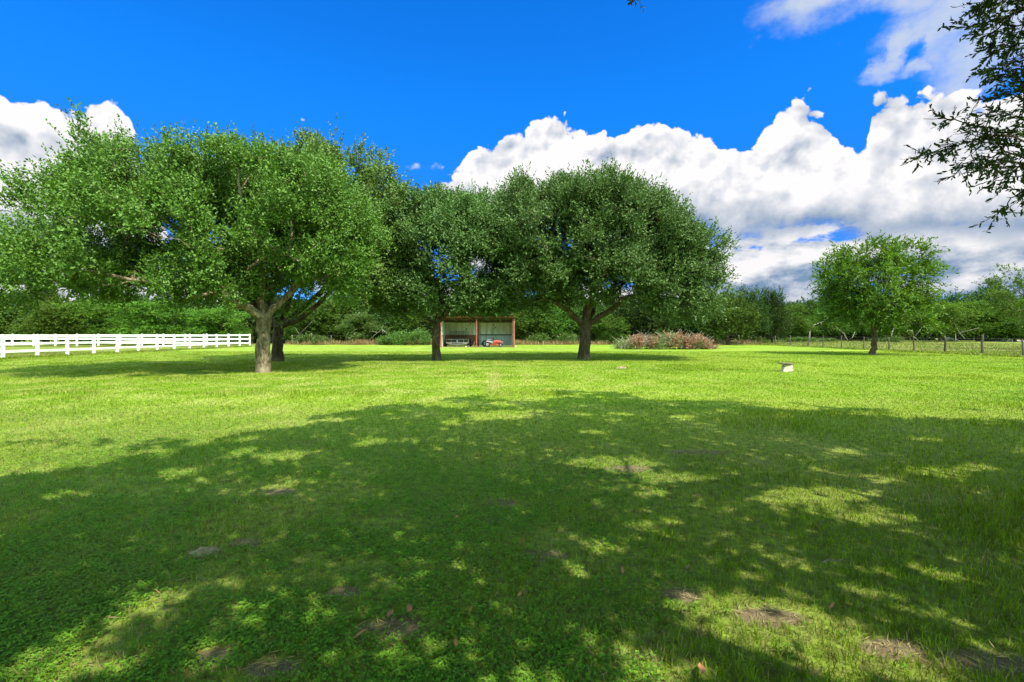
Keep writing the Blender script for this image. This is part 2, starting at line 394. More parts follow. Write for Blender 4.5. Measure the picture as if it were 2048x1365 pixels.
def tree(name,label,cat,base,paths,blobs,mats,rng,nclump=300,group=None,shell=.55,sk=None,limb_targets=.6,gap=.47,wisps=0,**sp):
    root=empty(name,tuple(base)); tag(root,label,cat,group)
    cen,out=clump_centres(blobs,nclump,rng,shell)
    ok=(cen[:,2]>1.6)&(noise3(cen,1.0,int(base[0]*7)&63)>gap); cen,out=cen[ok],out[ok]
    mid=np.mean([b[0] for b in blobs],0)
    out=unit(out*.6+unit(cen-mid)*.6)
    sel=rng.random(len(cen))<limb_targets
    P,par,r=skeleton(paths,cen[sel],rng,**(sk or {}))
    V,Q=limb_mesh(P-base,par,r,9,rng)
    np_obj('trunk',V,Q,mats[1],root,smooth=True)
    V,Q=sprigs(cen,out,rng,**sp)
    if wisps:      # long shoots that break the outline
        c2,o2=clump_centres(blobs,wisps,rng,.93); k=(c2[:,2]>2.2)&(noise3(c2,1.0,int(base[0]*7)&63)>gap-.02); c2,o2=c2[k],o2[k]
        s2=dict(sp); s2.update(per=4,leaves=14,length=(.4,1.1),up=.75,wild=.55,spread=.18)
        V2,Q2=sprigs(c2,unit(o2+np.array([0,0,.2])),rng,**s2); Q=np.concatenate([Q,Q2+len(V)]); V=np.concatenate([V,V2])
    np_obj('crown',V-base,Q,mats[0],root)
    return root
def B(px,py,d,rx,ry,rd,dd=0):            # a lobe of a crown: where it is and its radii in metres
    c=W(px,py,d); c[1]+=dd; return (c,np.array([rx*d/F,rd,ry*d/F]))
def trunk_path(px,base_py,d,fork_px,fork_py,r0,r1,n=7,wob=.03,rng=None):
    a=W(px,base_py,d); a[2]=-.08; b=W(fork_px,fork_py,d); pts=[];rs=[]
    for i in range(n):
        t=i/(n-1); q=a*(1-t)+b*t
        if 0<i: q[:2]+=rng.normal(size=2)*wob
        pts.append(q); rs.append((r0*(1-t)+r1*t)*(1+.28*math.exp(-t*9)))
    return (-1,pts,rs)
def limb(att,start,end,r0,r1,sag=.3,n=5,rng=None):
    pts=[];rs=[]; start=np.array(start);end=np.array(end)
    for i in range(1,n+1):
        t=i/n; q=start*(1-t)+end*t; q[2]+=sag*math.sin(math.pi*t); q+=rng.normal(size=3)*.06
        pts.append(q);rs.append(r0*(1-t)+r1*t)
    return (att,pts,rs)

rng=np.random.default_rng(7)
# --- the front oak
d=18.6; base=np.array([GX(527,d),d,0.0])
tp=trunk_path(526,745,d,528,640,.25,.235,rng=rng); f=tp[1][-1]
paths=[tp,limb(6,f,W(430,578,d-.8),.17,.10,.1,rng=rng),limb(6,f,W(522,540,d+.2),.17,.09,0,rng=rng),
       limb(6,f,W(610,555,d+.6),.17,.09,-.05,rng=rng),limb(6,f,W(555,560,d+2.2),.12,.07,0,rng=rng),limb(6,f,W(470,560,d+2),.13,.08,0,rng=rng)]
blobs=[B(330,440,d,205,125,3.8,.3),B(540,450,d,150,130,3.2,0),B(195,450,d,110,92,3.2,.2),B(110,500,d,80,62,2.6,-.2),
       B(520,350,d,135,62,3.2,.8),B(300,340,d,140,58,3.2,.8),B(185,365,d,60,60,2,.8),B(450,535,d,140,45,2.6,-.5),B(655,480,d,90,95,2.6,.4),B(250,535,d,105,40,2.8,-1.2),B(80,540,d,60,28,2,0),
       B(615,405,d,92,85,3,1),B(240,580,d,24,22,.6,-.8),B(400,475,d,180,115,3,-.5),B(155,305,d,20,22,.7,.8),B(335,275,d,26,16,.8,.8),B(440,278,d,24,16,.8,.8),B(45,450,d,25,25,1,0),B(40,570,d,40,22,1,0)]
for b in blobs: b[0][2]-=.22
tree('oak_tree','largest oak with bright green broad crown on a pale barked trunk at the front left','tree',base,paths,blobs,(M['oak_bright'],M['bark_light']),rng,
     nclump=2100,wisps=520,per=30,leaves=9,L=(.078,.125),ratio=.58,spread=.17,length=(.2,.62),up=.4)
# --- the oak behind it
d=25.9; base=np.array([GX(555,d),d,0.0])
tp=trunk_path(555,723,d,556,655,.28,.26,rng=rng); f=tp[1][-1]
paths=[tp,limb(6,f,W(655,588,d-.5),.2,.10,-.25,rng=rng),limb(6,f,W(590,560,d+1),.18,.09,0,rng=rng),limb(6,f,W(520,560,d+1),.17,.09,0,rng=rng),limb(6,f,W(700,520,d+1),.15,.07,-.2,rng=rng)]
blobs=[B(640,430,d,135,118,4,0),B(715,410,d,68,98,3,.5),B(560,420,d,140,120,4,.5),B(700,510,d,100,62,3,-.6),B(760,470,d,50,90,2.4,0),B(560,530,d,120,50,3,0),B(740,560,d,60,30,2,-.5),B(690,330,d,55,40,1.8,.3)]
blobs+=[B(780,480,d,45,90,2.2,.2),B(760,570,d,50,35,2,0),B(770,400,d,36,50,1.8,0),B(680,360,d,62,60,2,.3)]
tree('oak_tree','dark trunked oak close behind the pale barked front oak, crown showing to its right','tree',base,paths,blobs,(M['oak_mid'],M['bark']),rng,
     nclump=1650,wisps=280,per=27,leaves=8,L=(.098,.150),ratio=.58,spread=.19,length=(.22,.7),up=.45)
# --- the slim oak before the shed
d=26.9; base=np.array([GX(873,d),d,0.0])
tp=trunk_path(873,721,d,872,645,.235,.22,rng=rng); f=tp[1][-1]
paths=[tp,limb(6,f,W(826,626,d-.3),.12,.08,-.1,rng=rng),limb(6,f,W(880,560,d+.3),.16,.08,0,rng=rng),limb(6,f,W(930,580,d+.5),.12,.07,0,rng=rng)]
blobs=[B(960,500,d,70,105,3,.6),B(800,480,d,60,85,2.6,.5),B(1000,560,d,50,60,2.4,.5),B(780,590,d,45,30,2,.3),B(880,500,d,105,92,3,0),B(830,470,d,65,65,2.4,0),B(945,500,d,65,92,3,.3),B(880,585,d,100,36,2.4,-.4),B(800,545,d,45,50,2,0),B(880,430,d,90,35,2.2,.3),B(960,590,d,60,32,2,0)]
tree('oak_tree','slim dark trunked oak standing in front of the left end of the metal shed','tree',base,paths,blobs,(M['oak_dark'],M['bark']),rng,
     nclump=1500,gap=.435,wisps=220,per=27,leaves=8,L=(.098,.150),ratio=.56,spread=.19,length=(.22,.7),up=.45)
# --- the round oak in the middle
d=27.9; base=np.array([GX(1167,d),d,0.0])
tp=trunk_path(1167,719,d,1172,648,.33,.31,rng=rng); f=tp[1][-1]
paths=[tp,limb(6,f,W(1110,605,d-.6),.2,.11,-.1,rng=rng),limb(6,f,W(1160,570,d+.3),.2,.10,0,rng=rng),limb(6,f,W(1190,565,d-.4),.18,.10,0,rng=rng),limb(6,f,W(1240,600,d-.3),.2,.10,-.1,rng=rng),limb(6,f,W(1200,590,d+2),.16,.1,0,rng=rng)]
blobs=[B(1160,480,d,165,95,4.2,0),B(1075,470,d,95,82,3.6,.2),B(1250,470,d,110,86,3.8,.2),B(1160,425,d,140,42,3.2,.5),B(1330,510,d,82,66,3.2,.3),
       B(1395,530,d,50,58,2.6,.3),B(1200,560,d,150,48,3.4,-.5),B(1055,565,d,80,44,3,0),B(1350,590,d,85,42,2.8,-.3),B(1285,425,d,50,36,2,.4),B(1040,410,d,55,34,2,.4),B(1130,388,d,50,16,1.4,.3),B(1235,392,d,50,18,1.4,.3),B(1420,590,d,36,40,2,.3)]
tree('oak_tree','wide round topped oak with several forking limbs, between the metal shed and the brush pile','tree',base,paths,blobs,(M['oak_dark'],M['bark']),rng,
     nclump=2500,gap=.455,wisps=420,per=27,leaves=8,L=(.098,.150),ratio=.56,spread=.20,length=(.22,.72),up=.5)
# --- pecan by the right fence
d=33.7; base=np.array([GX(1747,d),d,0.0])
tp=trunk_path(1747,710,d,1749,665,.22,.17,rng=rng); f=tp[1][-1]
paths=[tp,limb(6,f,W(1758,600,d),.17,.08,0,rng=rng),limb(6,f,W(1700,590,d-.3),.10,.05,.2,rng=rng),limb(6,f,W(1815,600,d+.3),.10,.05,.2,rng=rng),limb(6,f,W(1735,560,d+.6),.12,.05,0,rng=rng)]
blobs=[B(1750,570,d,78,56,2.8,0),B(1690,565,d,42,38,2,0),B(1815,565,d,36,36,2,0),B(1735,510,d,48,22,1.8,.2),B(1715,620,d,62,28,2,-.3),B(1800,625,d,55,32,2,0),B(1668,540,d,26,16,1.2,0),B(1832,592,d,24,20,1,0),B(1790,520,d,50,22,1.6,0)]
tree('pecan_tree','bright green spreading tree with airy layered crown standing beside the right wire fence','tree',base,paths,blobs,(M['pecan'],M['bark']),rng,
     nclump=470,gap=.42,limb_targets=.8,per=11,leaves=10,L=(.17,.27),ratio=.32,spread=.22,length=(.35,.9),up=.05,droop=.35)
# --- tree cut by the right edge
d=44; base=np.array([GX(2068,d),d,0.0])
tp=trunk_path(2068,700,d,2066,650,.2,.16,rng=rng); f=tp[1][-1]
paths=[tp,limb(6,f,W(2050,590,d),.12,.06,0,rng=rng),limb(6,f,W(2085,590,d),.12,.06,0,rng=rng)]
blobs=[B(2055,565,d,48,36,2.4,0),B(2030,590,d,30,30,1.8,0),B(2090,600,d,50,45,2.4,0),B(2050,630,d,40,28,2,0)]
tree('pecan_tree','airy green tree cut off by the right edge of the picture beyond the wire fence','tree',base,paths,blobs,(M['pecan'],M['bark']),rng,
     nclump=130,limb_targets=.8,per=11,leaves=9,L=(.2,.3),ratio=.32,spread=.25,length=(.35,.9),up=.05,droop=.3)

# --- low leafy suckers on two trunks
def sucker(parent_name_label,px,py0,py1,d,n,mat):
    pass

# ------------------------------------------------------------------ the shade tree over the camera
def shade_tree():
    rg=np.random.default_rng(23)
    base=np.array([7.6,-3.6,0.0]); root=empty('oak_tree',tuple(base))
    tag(root,'dark overhanging oak branches with small pointed leaves in the top right corner','tree')
    edge=[(-14,3.2),(-8.5,4.3),(-5.6,5.1),(-4.5,5.7),(-3.9,6.6),(-3.2,7.6),(-1.5,10.0),(0,10.7),(1.7,11.4),(4.5,10.6),(6.1,8.9),(8.6,8.3),(12,7.6),(16,6)]
    ex=np.array([e[0] for e in edge]); ey=np.array([e[1] for e in edge])
    holes=[(1090,1110,72,20),(1240,930,80,14),(1335,957,95,13),(1640,990,95,16),(1750,1035,95,18),(1850,1075,50,12),(1430,1190,90,22),(1530,1245,150,44),(1640,1305,160,46),(1790,1335,190,44),(1420,1215,80,26),(1980,1300,60,20),
           (1330,1055,22,8),(560,975,55,16),(620,965,40,10),(1000,1003,45,14),(690,1185,45,16),(360,945,45,14),(470,1050,30,10),(1880,950,50,12),(1690,905,40,8),(1765,962,30,9),
           (960,1040,25,9),(140,990,50,10),(1000,830,60,10),(560,915,60,12),(700,1125,50,9),(430,1310,30,14),(1020,1240,40,12),(1930,1240,70,14),(900,845,40,8),(1960,938,45,7),(1850,880,30,6),(1180,1165,40,10),(340,1100,30,9),(540,1340,40,14),(1240,830,35,7),(1560,880,35,6)]
    H=[]
    for px,py,rx,ry in holes:
        dd=CH*F/(py-HZ); H.append((GX(px,dd),dd,rx*dd/F,ry*dd*dd/(CH*F)))
    def keep(P):
        t=P[:,2]; gx=P[:,0]+SUNV[0]*t; gy=P[:,1]+SUNV[1]*t
        nz=(fbm(gx*.9+9,gy*.9,3,4)-.5)*2.6+(fbm(gx*4,gy*4,13,3)-.5)*1.3
        k=gy<np.interp(gx,ex,ey)+nz*2.1+(fbm(gx*1.9,gy*1.9,91,3)-.5)*2.2
        rq=rg.random(len(P))
        for hx,hy,rx,ry in H:
            q=((gx-hx)/rx)**2+((gy-hy)/ry)**2
            k&=(q>1.0+nz*1.5)|(rq<.02)
        k&=fbm(gx*1.5+3,gy*1.5+7,31,3)<.745
        vis=(P[:,1]>.3)&(np.abs(P[:,0])<1.12*P[:,1]+.25)&(P[:,2]<CH+.70*P[:,1]+.22)
        k&=~vis
        k&=P[:,2]>2.2
        return k
    n=2100
    tx=rg.uniform(-11,14,n); ty=rg.uniform(-5,1,n)+ (np.interp(tx,ex,ey)+.2+1)*0
    ty=.2+rg.uniform(0,1,n)*(np.interp(tx,ex,ey)+.9)
    z0=np.maximum(3.4,(1.9+.70*ty)/(1+.70*.55)); z=z0+rg.uniform(.15,2.6,n)
    C=np.stack([tx-SUNV[0]*z,ty-SUNV[1]*z,z],1)
    C=C[(C[:,0]>-9)&(C[:,0]<17)]
    out=unit(C-np.array([5,-1,3.5]))
    V,Q=sprigs(C,out,rg,per=13,leaves=8,L=(.13,.20),ratio=.58,spread=.42,length=(.4,.9),up=.1,keep=keep)
    # the hanging twigs in the top right corner
    twigs=[([(2130,330),(2010,270),(1940,285),(1880,300),(1832,316)],5.0,30),([(2130,270),(2000,262),(1920,240),(1847,238)],4.9,20),
           ([(2130,360),(2010,300),(1950,320),(1890,362)],5.2,22),([(2130,400),(2040,330),(2000,360),(1968,376)],4.8,16),([(2130,420),(2060,360),(2020,400),(1996,430)],5.1,20),
           ([(2130,-40),(2040,-10),(1990,10),(1945,12)],5.0,20),([(2130,20),(2040,20),(1980,45),(1924,56)],5.1,22),([(2130,60),(2050,50),(2000,60),(1945,70)],5.3,20),
           ([(2130,110),(2050,90),(2010,90),(1975,98)],4.9,18),([(2130,150),(2060,130),(2010,130),(1980,140)],5.2,18),([(2130,190),(2060,170),(2010,150),(1975,163)],5.0,18),
           ([(2130,230),(2060,200),(2010,190),(1978,205)],5.1,18),([(2130,300),(2060,240),(2010,225),(1990,222)],5.3,20),([(2130,350),(2060,300),(1990,290),(1930,275)],5.2,22),
           ([(2130,240),(2070,280),(2010,330),(1960,345)],5.0,18),([(2130,-90),(2080,-20),(2050,40),(2030,80)],5.3,20),([(2130,60),(2090,120),(2060,180),(2040,240)],5.0,24),
           ([(2130,280),(2090,330),(2060,380),(2035,415)],5.2,22),([(2130,330),(2060,330),(2010,320),(1985,318)],4.7,16),([(2130,-60),(2060,-30),(2000,-10),(1960,20)],4.8,22),
           ([(2130,100),(2090,60),(2060,20),(2020,-10)],5.1,26),([(2140,200),(2080,150),(2040,110),(2010,70)],5.4,26),([(2140,260),(2100,220),(2070,200),(2040,180)],5.4,24),([(2140,360),(2090,310),(2060,280),(2030,262)],5.3,22)]
    VV=[V];QQ=[Q];off=len(V); TBM=MB()
    hub=np.array([7.3,3.4,4.3])
    tw=[(t,dd,k,True) for t,dd,k in twigs]+[([(1262,-150),(1262,-70),(1264,-25),(1266,2)],6.4,9,True)]
    for k in range(12):     # tips only just reaching in
        pass
    sprig=tw.pop(); TBS=MB()
    for pts,dd,nl,_ in tw+[sprig]:
        TB=TBS if pts is sprig[0] else TBM
        A=np.array([W(x,y,dd+rg.normal()*.12) for x,y in pts]); A[0]=A[0]
        # dense path
        s=np.linspace(0,1,14); seg=np.linspace(0,1,len(A))
        path=np.stack([np.interp(s,seg,A[:,i]) for i in range(3)],1)
        path[1:-1]+=rg.normal(size=path[1:-1].shape)*.015
        TB.tube(path,list(np.linspace(.011,.0025,14)),5)
        # side twiglets
        for q in range(int(nl*1.0)):
            t=rg.uniform(.12,1)**.8; i=min(int(t*13),12); o=path[i]; ax=unit((path[i+1]-path[i])[None])[0]
            dr=unit((ax*.9+rg.normal(size=3)*.75+np.array([0,0,-.1]))[None])[0]; ln=rg.uniform(.12,.34)*(1.1-.35*t)
            e=o+dr*ln; TB.tube([o,(o+e)/2+rg.normal(size=3)*.01,e],[.004,.003,.0018],4)
            m=rg.integers(7,12); tt=np.linspace(.15,1,m)[:,None]; P=o+(e-o)*tt
            D=unit(dr*.8+rg.normal(size=(m,3))*.55); Nr=unit(rg.normal(size=(m,3))*.8+np.array([0,0,.6]))
            l=rg.uniform(.042,.068,m); v,qd=ovals(P,D,Nr,l,l*.38); VV.append(v);QQ.append(qd+off);off+=len(v)
    V=np.concatenate(VV);Q=np.concatenate(QQ)
    np_obj('crown',V-base,Q,M['shade_oak'],root)
    # trunk and limbs, all outside the view
    tpts=[base+np.array([0,0,-.1]),base+np.array([-.1,.1,1.0]),base+np.array([-.2,.2,2.0]),base+np.array([-.3,.5,3.0])]
    paths=[(-1,tpts,[.5,.42,.38,.36]),limb(3,tpts[-1],(3.2,-1.0,6.2),.24,.12,.3,rng=rg),limb(3,tpts[-1],(7.6,2.6,5.2),.2,.1,.3,rng=rg),limb(3,tpts[-1],(-2,-1.5,6.4),.2,.1,.6,8,rng=rg),limb(3,tpts[-1],(12,-2.5,6),.2,.1,.3,rng=rg)]
    t=C[rg.random(len(C))<.16]; t=t[t[:,2]>CH+.70*np.maximum(t[:,1],0)+.9]
    P,par,r=skeleton(paths,t,rg,first=3,tip=.010)
    vis=(P[:,1]>.3)&(np.abs(P[:,0])<1.12*P[:,1]+.25)&(P[:,2]<CH+.70*P[:,1]+.15)
    P[:,2]=np.where(vis,CH+.70*P[:,1]+.3,P[:,2])
    V,Q=limb_mesh(P-base,par,r,7,rg)
    np_obj('trunk',V,Q,M['bark'],root,smooth=True)
    for mb,nm in ((TBM,'hanging_twigs'),(TBS,'twig')):
        mb.v=[tuple(np.array(p)-base) for p in mb.v]; mb.build(nm,M['bark'],root)
    for e in ([8.2,5.0,4.1],[6.9,5.1,5.5],[7.4,5.2,2.9]):
        L1=MB(); L1.tube([np.array(q)-base for q in ((7.6,2.6,5.2),np.array([7.6,3.6,4.6])*.6+np.array(e)*.4,e)],[.06,.04,.02],7); L1.build('limb',M['bark'],root,True)
shade_tree()

# ------------------------------------------------------------------ the treeline
def proto(kind,rg):
    """a treeline tree about 7 m tall at the origin -> trunk mesh, crown mesh"""
    f=np.array([0,0,1.6])
    tp=(-1,[np.array([0,0,-.15]),np.array([.03,0,.5]),np.array([0,.05,1.1]),f],[.20,.16,.14,.13])
    if kind=='round':
        bl=[(np.array([0,0,4.2]),np.array([2.6,2.3,2.1])),(np.array([-1.3,-.4,3.2]),np.array([1.6,1.5,1.5])),(np.array([1.4,-.3,3.4]),np.array([1.6,1.5,1.5])),(np.array([.3,0,5.6]),np.array([1.4,1.3,1.0])),(np.array([.1,-.9,2.0]),np.array([2.3,1.4,1.1]))]
        sp=dict(per=9,leaves=7,L=(.20,.32),ratio=.5,spread=.3,length=(.4,.9),up=.35); nc=170
    elif kind=='feather':
        bl=[]
        for k in range(13):
            a=rg.uniform(0,2*math.pi); h=rg.uniform(1.6,6.1); R=2.7*math.sqrt(max(.1,1-((h-3.0)/4)**2))*rg.uniform(.3,.85)
            bl.append((np.array([math.cos(a)*R,math.sin(a)*R*.8,h]),np.array([1.5,1.3,.42])))
        sp=dict(per=12,leaves=9,L=(.20,.34),ratio=.28,spread=.26,length=(.5,1.1),up=.02,droop=.3); nc=200
    elif kind=='wispy':
        bl=[(np.array([0,0,3.6]),np.array([1.9,1.7,1.9])),(np.array([-.7,0,5.6]),np.array([.9,.8,1.3])),(np.array([.9,.1,5.9]),np.array([.8,.8,1.2])),(np.array([.1,-.5,2.0]),np.array([2.1,1.5,1.1])),(np.array([1.7,0,4.4]),np.array([.8,.8,1.1]))]
        sp=dict(per=8,leaves=8,L=(.16,.28),ratio=.42,spread=.22,length=(.5,1.2),up=.8,wild=.7); nc=240
    else:  # dense
        bl=[(np.array([0,0,3.6]),np.array([3.0,2.3,2.4])),(np.array([-1.5,-.6,2.2]),np.array([1.9,1.5,1.6])),(np.array([1.6,-.5,2.3]),np.array([1.9,1.5,1.6])),(np.array([-.8,0,5.2]),np.array([1.5,1.3,1.2])),(np.array([1.0,0,5.4]),np.array([1.3,1.2,1.3])),(np.array([0,-1.0,1.5]),np.array([2.6,1.2,1.2]))]
        sp=dict(per=9,leaves=7,L=(.22,.34),ratio=.5,spread=.36,length=(.4,1.0),up=.3); nc=210
    cen,out=clump_centres(bl,nc,rg,.5); k=cen[:,2]>.5; cen,out=cen[k],out[k]
    out=unit(out*.5+unit(cen-np.array([0,0,3.])) *.6)
    paths=[tp,limb(3,f,(1.3,.2,3.6),.09,.05,.1,rng=rg),limb(3,f,(-1.3,-.2,3.5),.09,.05,.1,rng=rg),limb(3,f,(.1,.4,4.4),.10,.05,0,rng=rg)]
    P,par,r=skeleton(paths,cen[rg.random(len(cen))<.5],rg,tip=.014)
    V,Q=limb_mesh(P,par,r,5,rg); tm=np_mesh('trunk',V,Q,smooth=True)
    V,Q=sprigs(cen,out,rg,**sp); cm=np_mesh('crown',V,Q)
    return tm,cm
PR={}
def line_tree(kind,px,top,d,wide,label,matk,bark='bark',rz=None,group='trees in the line behind the lawn',cat='tree',name='treeline_tree'):
    key=(kind,matk,bark,rng.integers(0,2))
    if key not in PR:
        tm,cm=proto(kind,np.random.default_rng(len(PR)*11+5)); tm.materials.append(M[bark]); cm.materials.append(M[matk])
        tr=bpy.data.objects.new('trunk',tm); cr=bpy.data.objects.new('crown',cm); PR[key]=(tr,cr); fresh=True
    else: fresh=False
    tr,cr=PR[key]
    if not fresh: tr,cr=tr.copy(),cr.copy()
    x=GX(px,d); h=CH+(HZ-top)/F*d
    root=empty(name,(x,d,0),rng.uniform(0,6.28) if rz is None else rz)
    s=h/6.9; w=(wide/F*d)/6.0
    root.scale=(w,w,s)
    for o in (tr,cr): COL.objects.link(o); o.parent=root
    tag(root,label,cat,group); return root
LT=[ # kind, px, top row, distance, width px, label, leaf, bark
 ('dense',-40,585,66,120,'dark bushy tree at the far left edge behind the white fence','mid'),
 ('round',22,578,68,110,'rounded mid green tree at the left edge, behind the white fence','mid'),
 ('wispy',78,560,72,80,'spiky pale green tree rising above its neighbours behind the left of the white fence','feather'),
 ('feather',122,602,63,110,'low feathery bright green tree behind the white fence, second bush from the left edge','feather'),
 ('feather',182,598,64,110,'feathery light green mesquite behind the white fence, left of the hanging oak bough','feather'),
 ('dense',240,588,69,110,'dark green tree behind the white fence under the low hanging oak bough','mid'),
 ('feather',318,603,62,140,'broad feathery bright green mesquite behind the middle of the white fence','feather'),
 ('dense',385,600,70,110,'dark green tree between two feathery mesquites behind the white fence','deep'),
 ('feather',440,612,63,110,'feathery green mesquite behind the corner end of the white fence','feather'),
 ('dense',505,598,71,110,'dark tree behind the two left oak trunks','deep'),
 ('wispy',598,622,70,80,'thin grey green tree just right of the two left oak trunks','mid'),
 ('round',655,600,70,110,'leafy mid green tree in the gap right of the left oaks','mid'),
 ('dense',700,588,72,100,'tall green tree in the gap between the left oaks and the shed','mid'),
 ('feather',728,622,66,90,'bright yellow green bush tree in the gap between the left oaks and the shed','weed'),
 ('dense',780,600,71,120,'dark tree left of the slim oak trunk by the shed','deep'),
 ('round',840,612,69,110,'dark green tree directly behind the slim oak trunk','mid'),
 ('dense',920,606,70,120,'dark green tree behind the left half of the metal shed','deep'),
 ('dense',1000,604,70,120,'dark green tree behind the right half of the metal shed','deep'),
 ('round',1062,618,67,100,'leafy bright green tree just right of the metal shed','mid'),
 ('dense',1110,610,70,110,'dark tree between the metal shed and the round oak trunk','mid'),
 ('dense',1190,606,71,120,'dark tree directly behind the round oak trunk','deep'),
 ('round',1218,632,66,80,'low leafy tree just right of the round oak trunk','mid'),
 ('dense',1275,604,69,120,'dark tree behind the left end of the brush pile','deep'),
 ('dense',1345,604,71,120,'dark tree behind the middle of the brush pile','deep'),
 ('round',1405,598,68,110,'green tree behind the right end of the brush pile','mid'),
 ('round',1455,588,62,100,'bright leafy tree just right of the round oak crown','mid'),
 ('wispy',1502,584,70,80,'dark wispy topped tree right of the bright leafy tree','deep'),
 ('wispy',1545,588,72,80,'dark wispy tree with sprigs against the cloud, left of a dip in the treeline','deep'),
 ('feather',1575,610,86,90,'low dark green tree in the dip left of the airy tree by the fence','mid'),
 ('dense',1620,602,98,90,'dark dense tree behind the lone stone, left of the airy tree by the fence','deep'),
 ('feather',1668,612,92,90,'pale green mesquite left behind the airy tree by the fence','mid'),
 ('dense',1720,600,100,90,'dark dense tree behind the trunk of the airy tree by the fence','deep'),
 ('feather',1775,618,88,90,'feathery green mesquite right behind the airy tree by the fence','feather'),
 ('dense',1830,600,101,90,'dark dense tree in the right treeline beside the airy tree crown','deep'),
 ('feather',1880,603,86,100,'broad feathery green tree in the right treeline with dead limbs below','feather'),
 ('dense',1910,592,102,90,'dark round topped tree in the right treeline above the white rubble','deep'),
 ('feather',1955,602,88,110,'feathery green tree with bare low limbs behind the tallest right fence post','feather'),
 ('dense',1985,576,102,90,'tallest dark treetop in the right treeline','deep'),
 ('feather',2030,604,86,100,'feathery green tree in front of the dark trees at the right edge','mid'),
 ('dense',2080,590,100,110,'dark tree beyond the right edge tree','deep'),
]
for t in LT:
    line_tree(*t[:5],t[5],t[6])
# undergrowth that fills the wood behind
def thicket():
    rg=np.random.default_rng(4); C=[]
    for i in range(1800):
        px=rg.uniform(-160,1500); d=rg.uniform(73,80); C.append((GX(px,d),d,rg.uniform(.2,6.0)))
    for i in range(1700):
        px=rg.uniform(1440,2250); d=rg.uniform(103,112); C.append((GX(px,d),d,rg.uniform(.2,7.6)))
    C=np.array(C); out=unit(np.array([0,-.7,.6])+rg.normal(size=C.shape)*.4)
    V,Q=sprigs(C,out,rg,per=9,leaves=6,L=(.5,.85),ratio=.55,spread=.6,length=(.5,1.2),up=.2)
    o=np_obj('thicket',V,Q,M['deep']); tag(o,'dark continuous undergrowth closing the gaps behind the treeline','undergrowth',kind='stuff')
thicket()
# low weeds along the back fence
WD=[(615,668,63,50,'rounded green weed bush right of the left oak trunks by the back fence'),(640,672,62.5,36,'small green weed clump beside a back fence post left of the shed'),(800,664,61,60,'tall bright weeds left of the slim oak trunk'),(838,657,60.5,50,'tallest bright green weeds beside the metal shed'),(768,672,62,40,'low weed clump in dry grass near the grey fallen branch'),
    (1075,668,64,44,'green bush by the back fence just right of the shed'),(1130,664,65,60,'green bush left of the round oak trunk by the back fence'),(1225,664,65,60,'green bush right of the round oak trunk by the back fence'),(1520,676,72,44,'green weeds behind the far end of the right wire fence'),(1600,674,80,60,'green weeds beyond the right wire fence behind the lone stone'),(1650,676,84,44,'low weeds under the grey arching limb'),(1790,672,78,34,'round dark weed bush right of the airy tree trunk'),(1755,676,80,30,'small weed clump behind the airy tree trunk')]
def weedproto(rg):
    cen,out=clump_centres([(np.array([0,0,.8]),np.array([1.5,1.0,.8])),(np.array([.6,0,1.3]),np.array([.8,.7,.6]))],60,rg,.4)
    cen[:,2]=np.abs(cen[:,2]); V,Q=sprigs(cen,unit(out+np.array([0,0,.8])),rg,per=7,leaves=7,L=(.14,.26),ratio=.4,spread=.2,length=(.3,.8),up=.9); return np_mesh('weed_bush',V,Q)
wm=[weedproto(np.random.default_rng(k)) for k in (1,2,3)]
for k in wm: k.materials.append(M['weed'])
for i,(px,top,d,w,lab) in enumerate(WD):
    o=bpy.data.objects.new('weed_bush',wm[i%3]); COL.objects.link(o); o.location=(GX(px,d),d,0); o.rotation_euler=(0,0,i*1.3)
    s=(w/F*d)/3.2; o.scale=(s,s,(CH+(HZ-top)/F*d)/2.3); tag(o,lab,'bush','weed bushes along the back fence')

# ------------------------------------------------------------------ ground
def ground():
    g=[-3000,-900,-300,-120]+list(range(-60,61,4))+[120,300,900,3000]
    gy=[-3000,-300,-60,-20]+list(range(-4,104,4))+[140,300,900,3000]
    V=[];Q=[]
    for y in gy:
        for x in g: V.append((x,y,0))
    n=len(g)
    for j in range(len(gy)-1):
        for i in range(n-1): Q.append((j*n+i,j*n+i+1,(j+1)*n+i+1,(j+1)*n+i))
    o=np_obj('lawn',np.array(V),np.array(Q),M['turf']); tag(o,'wide mown lawn with thin shaded turf in front and open pasture behind','lawn',kind='structure')
ground()

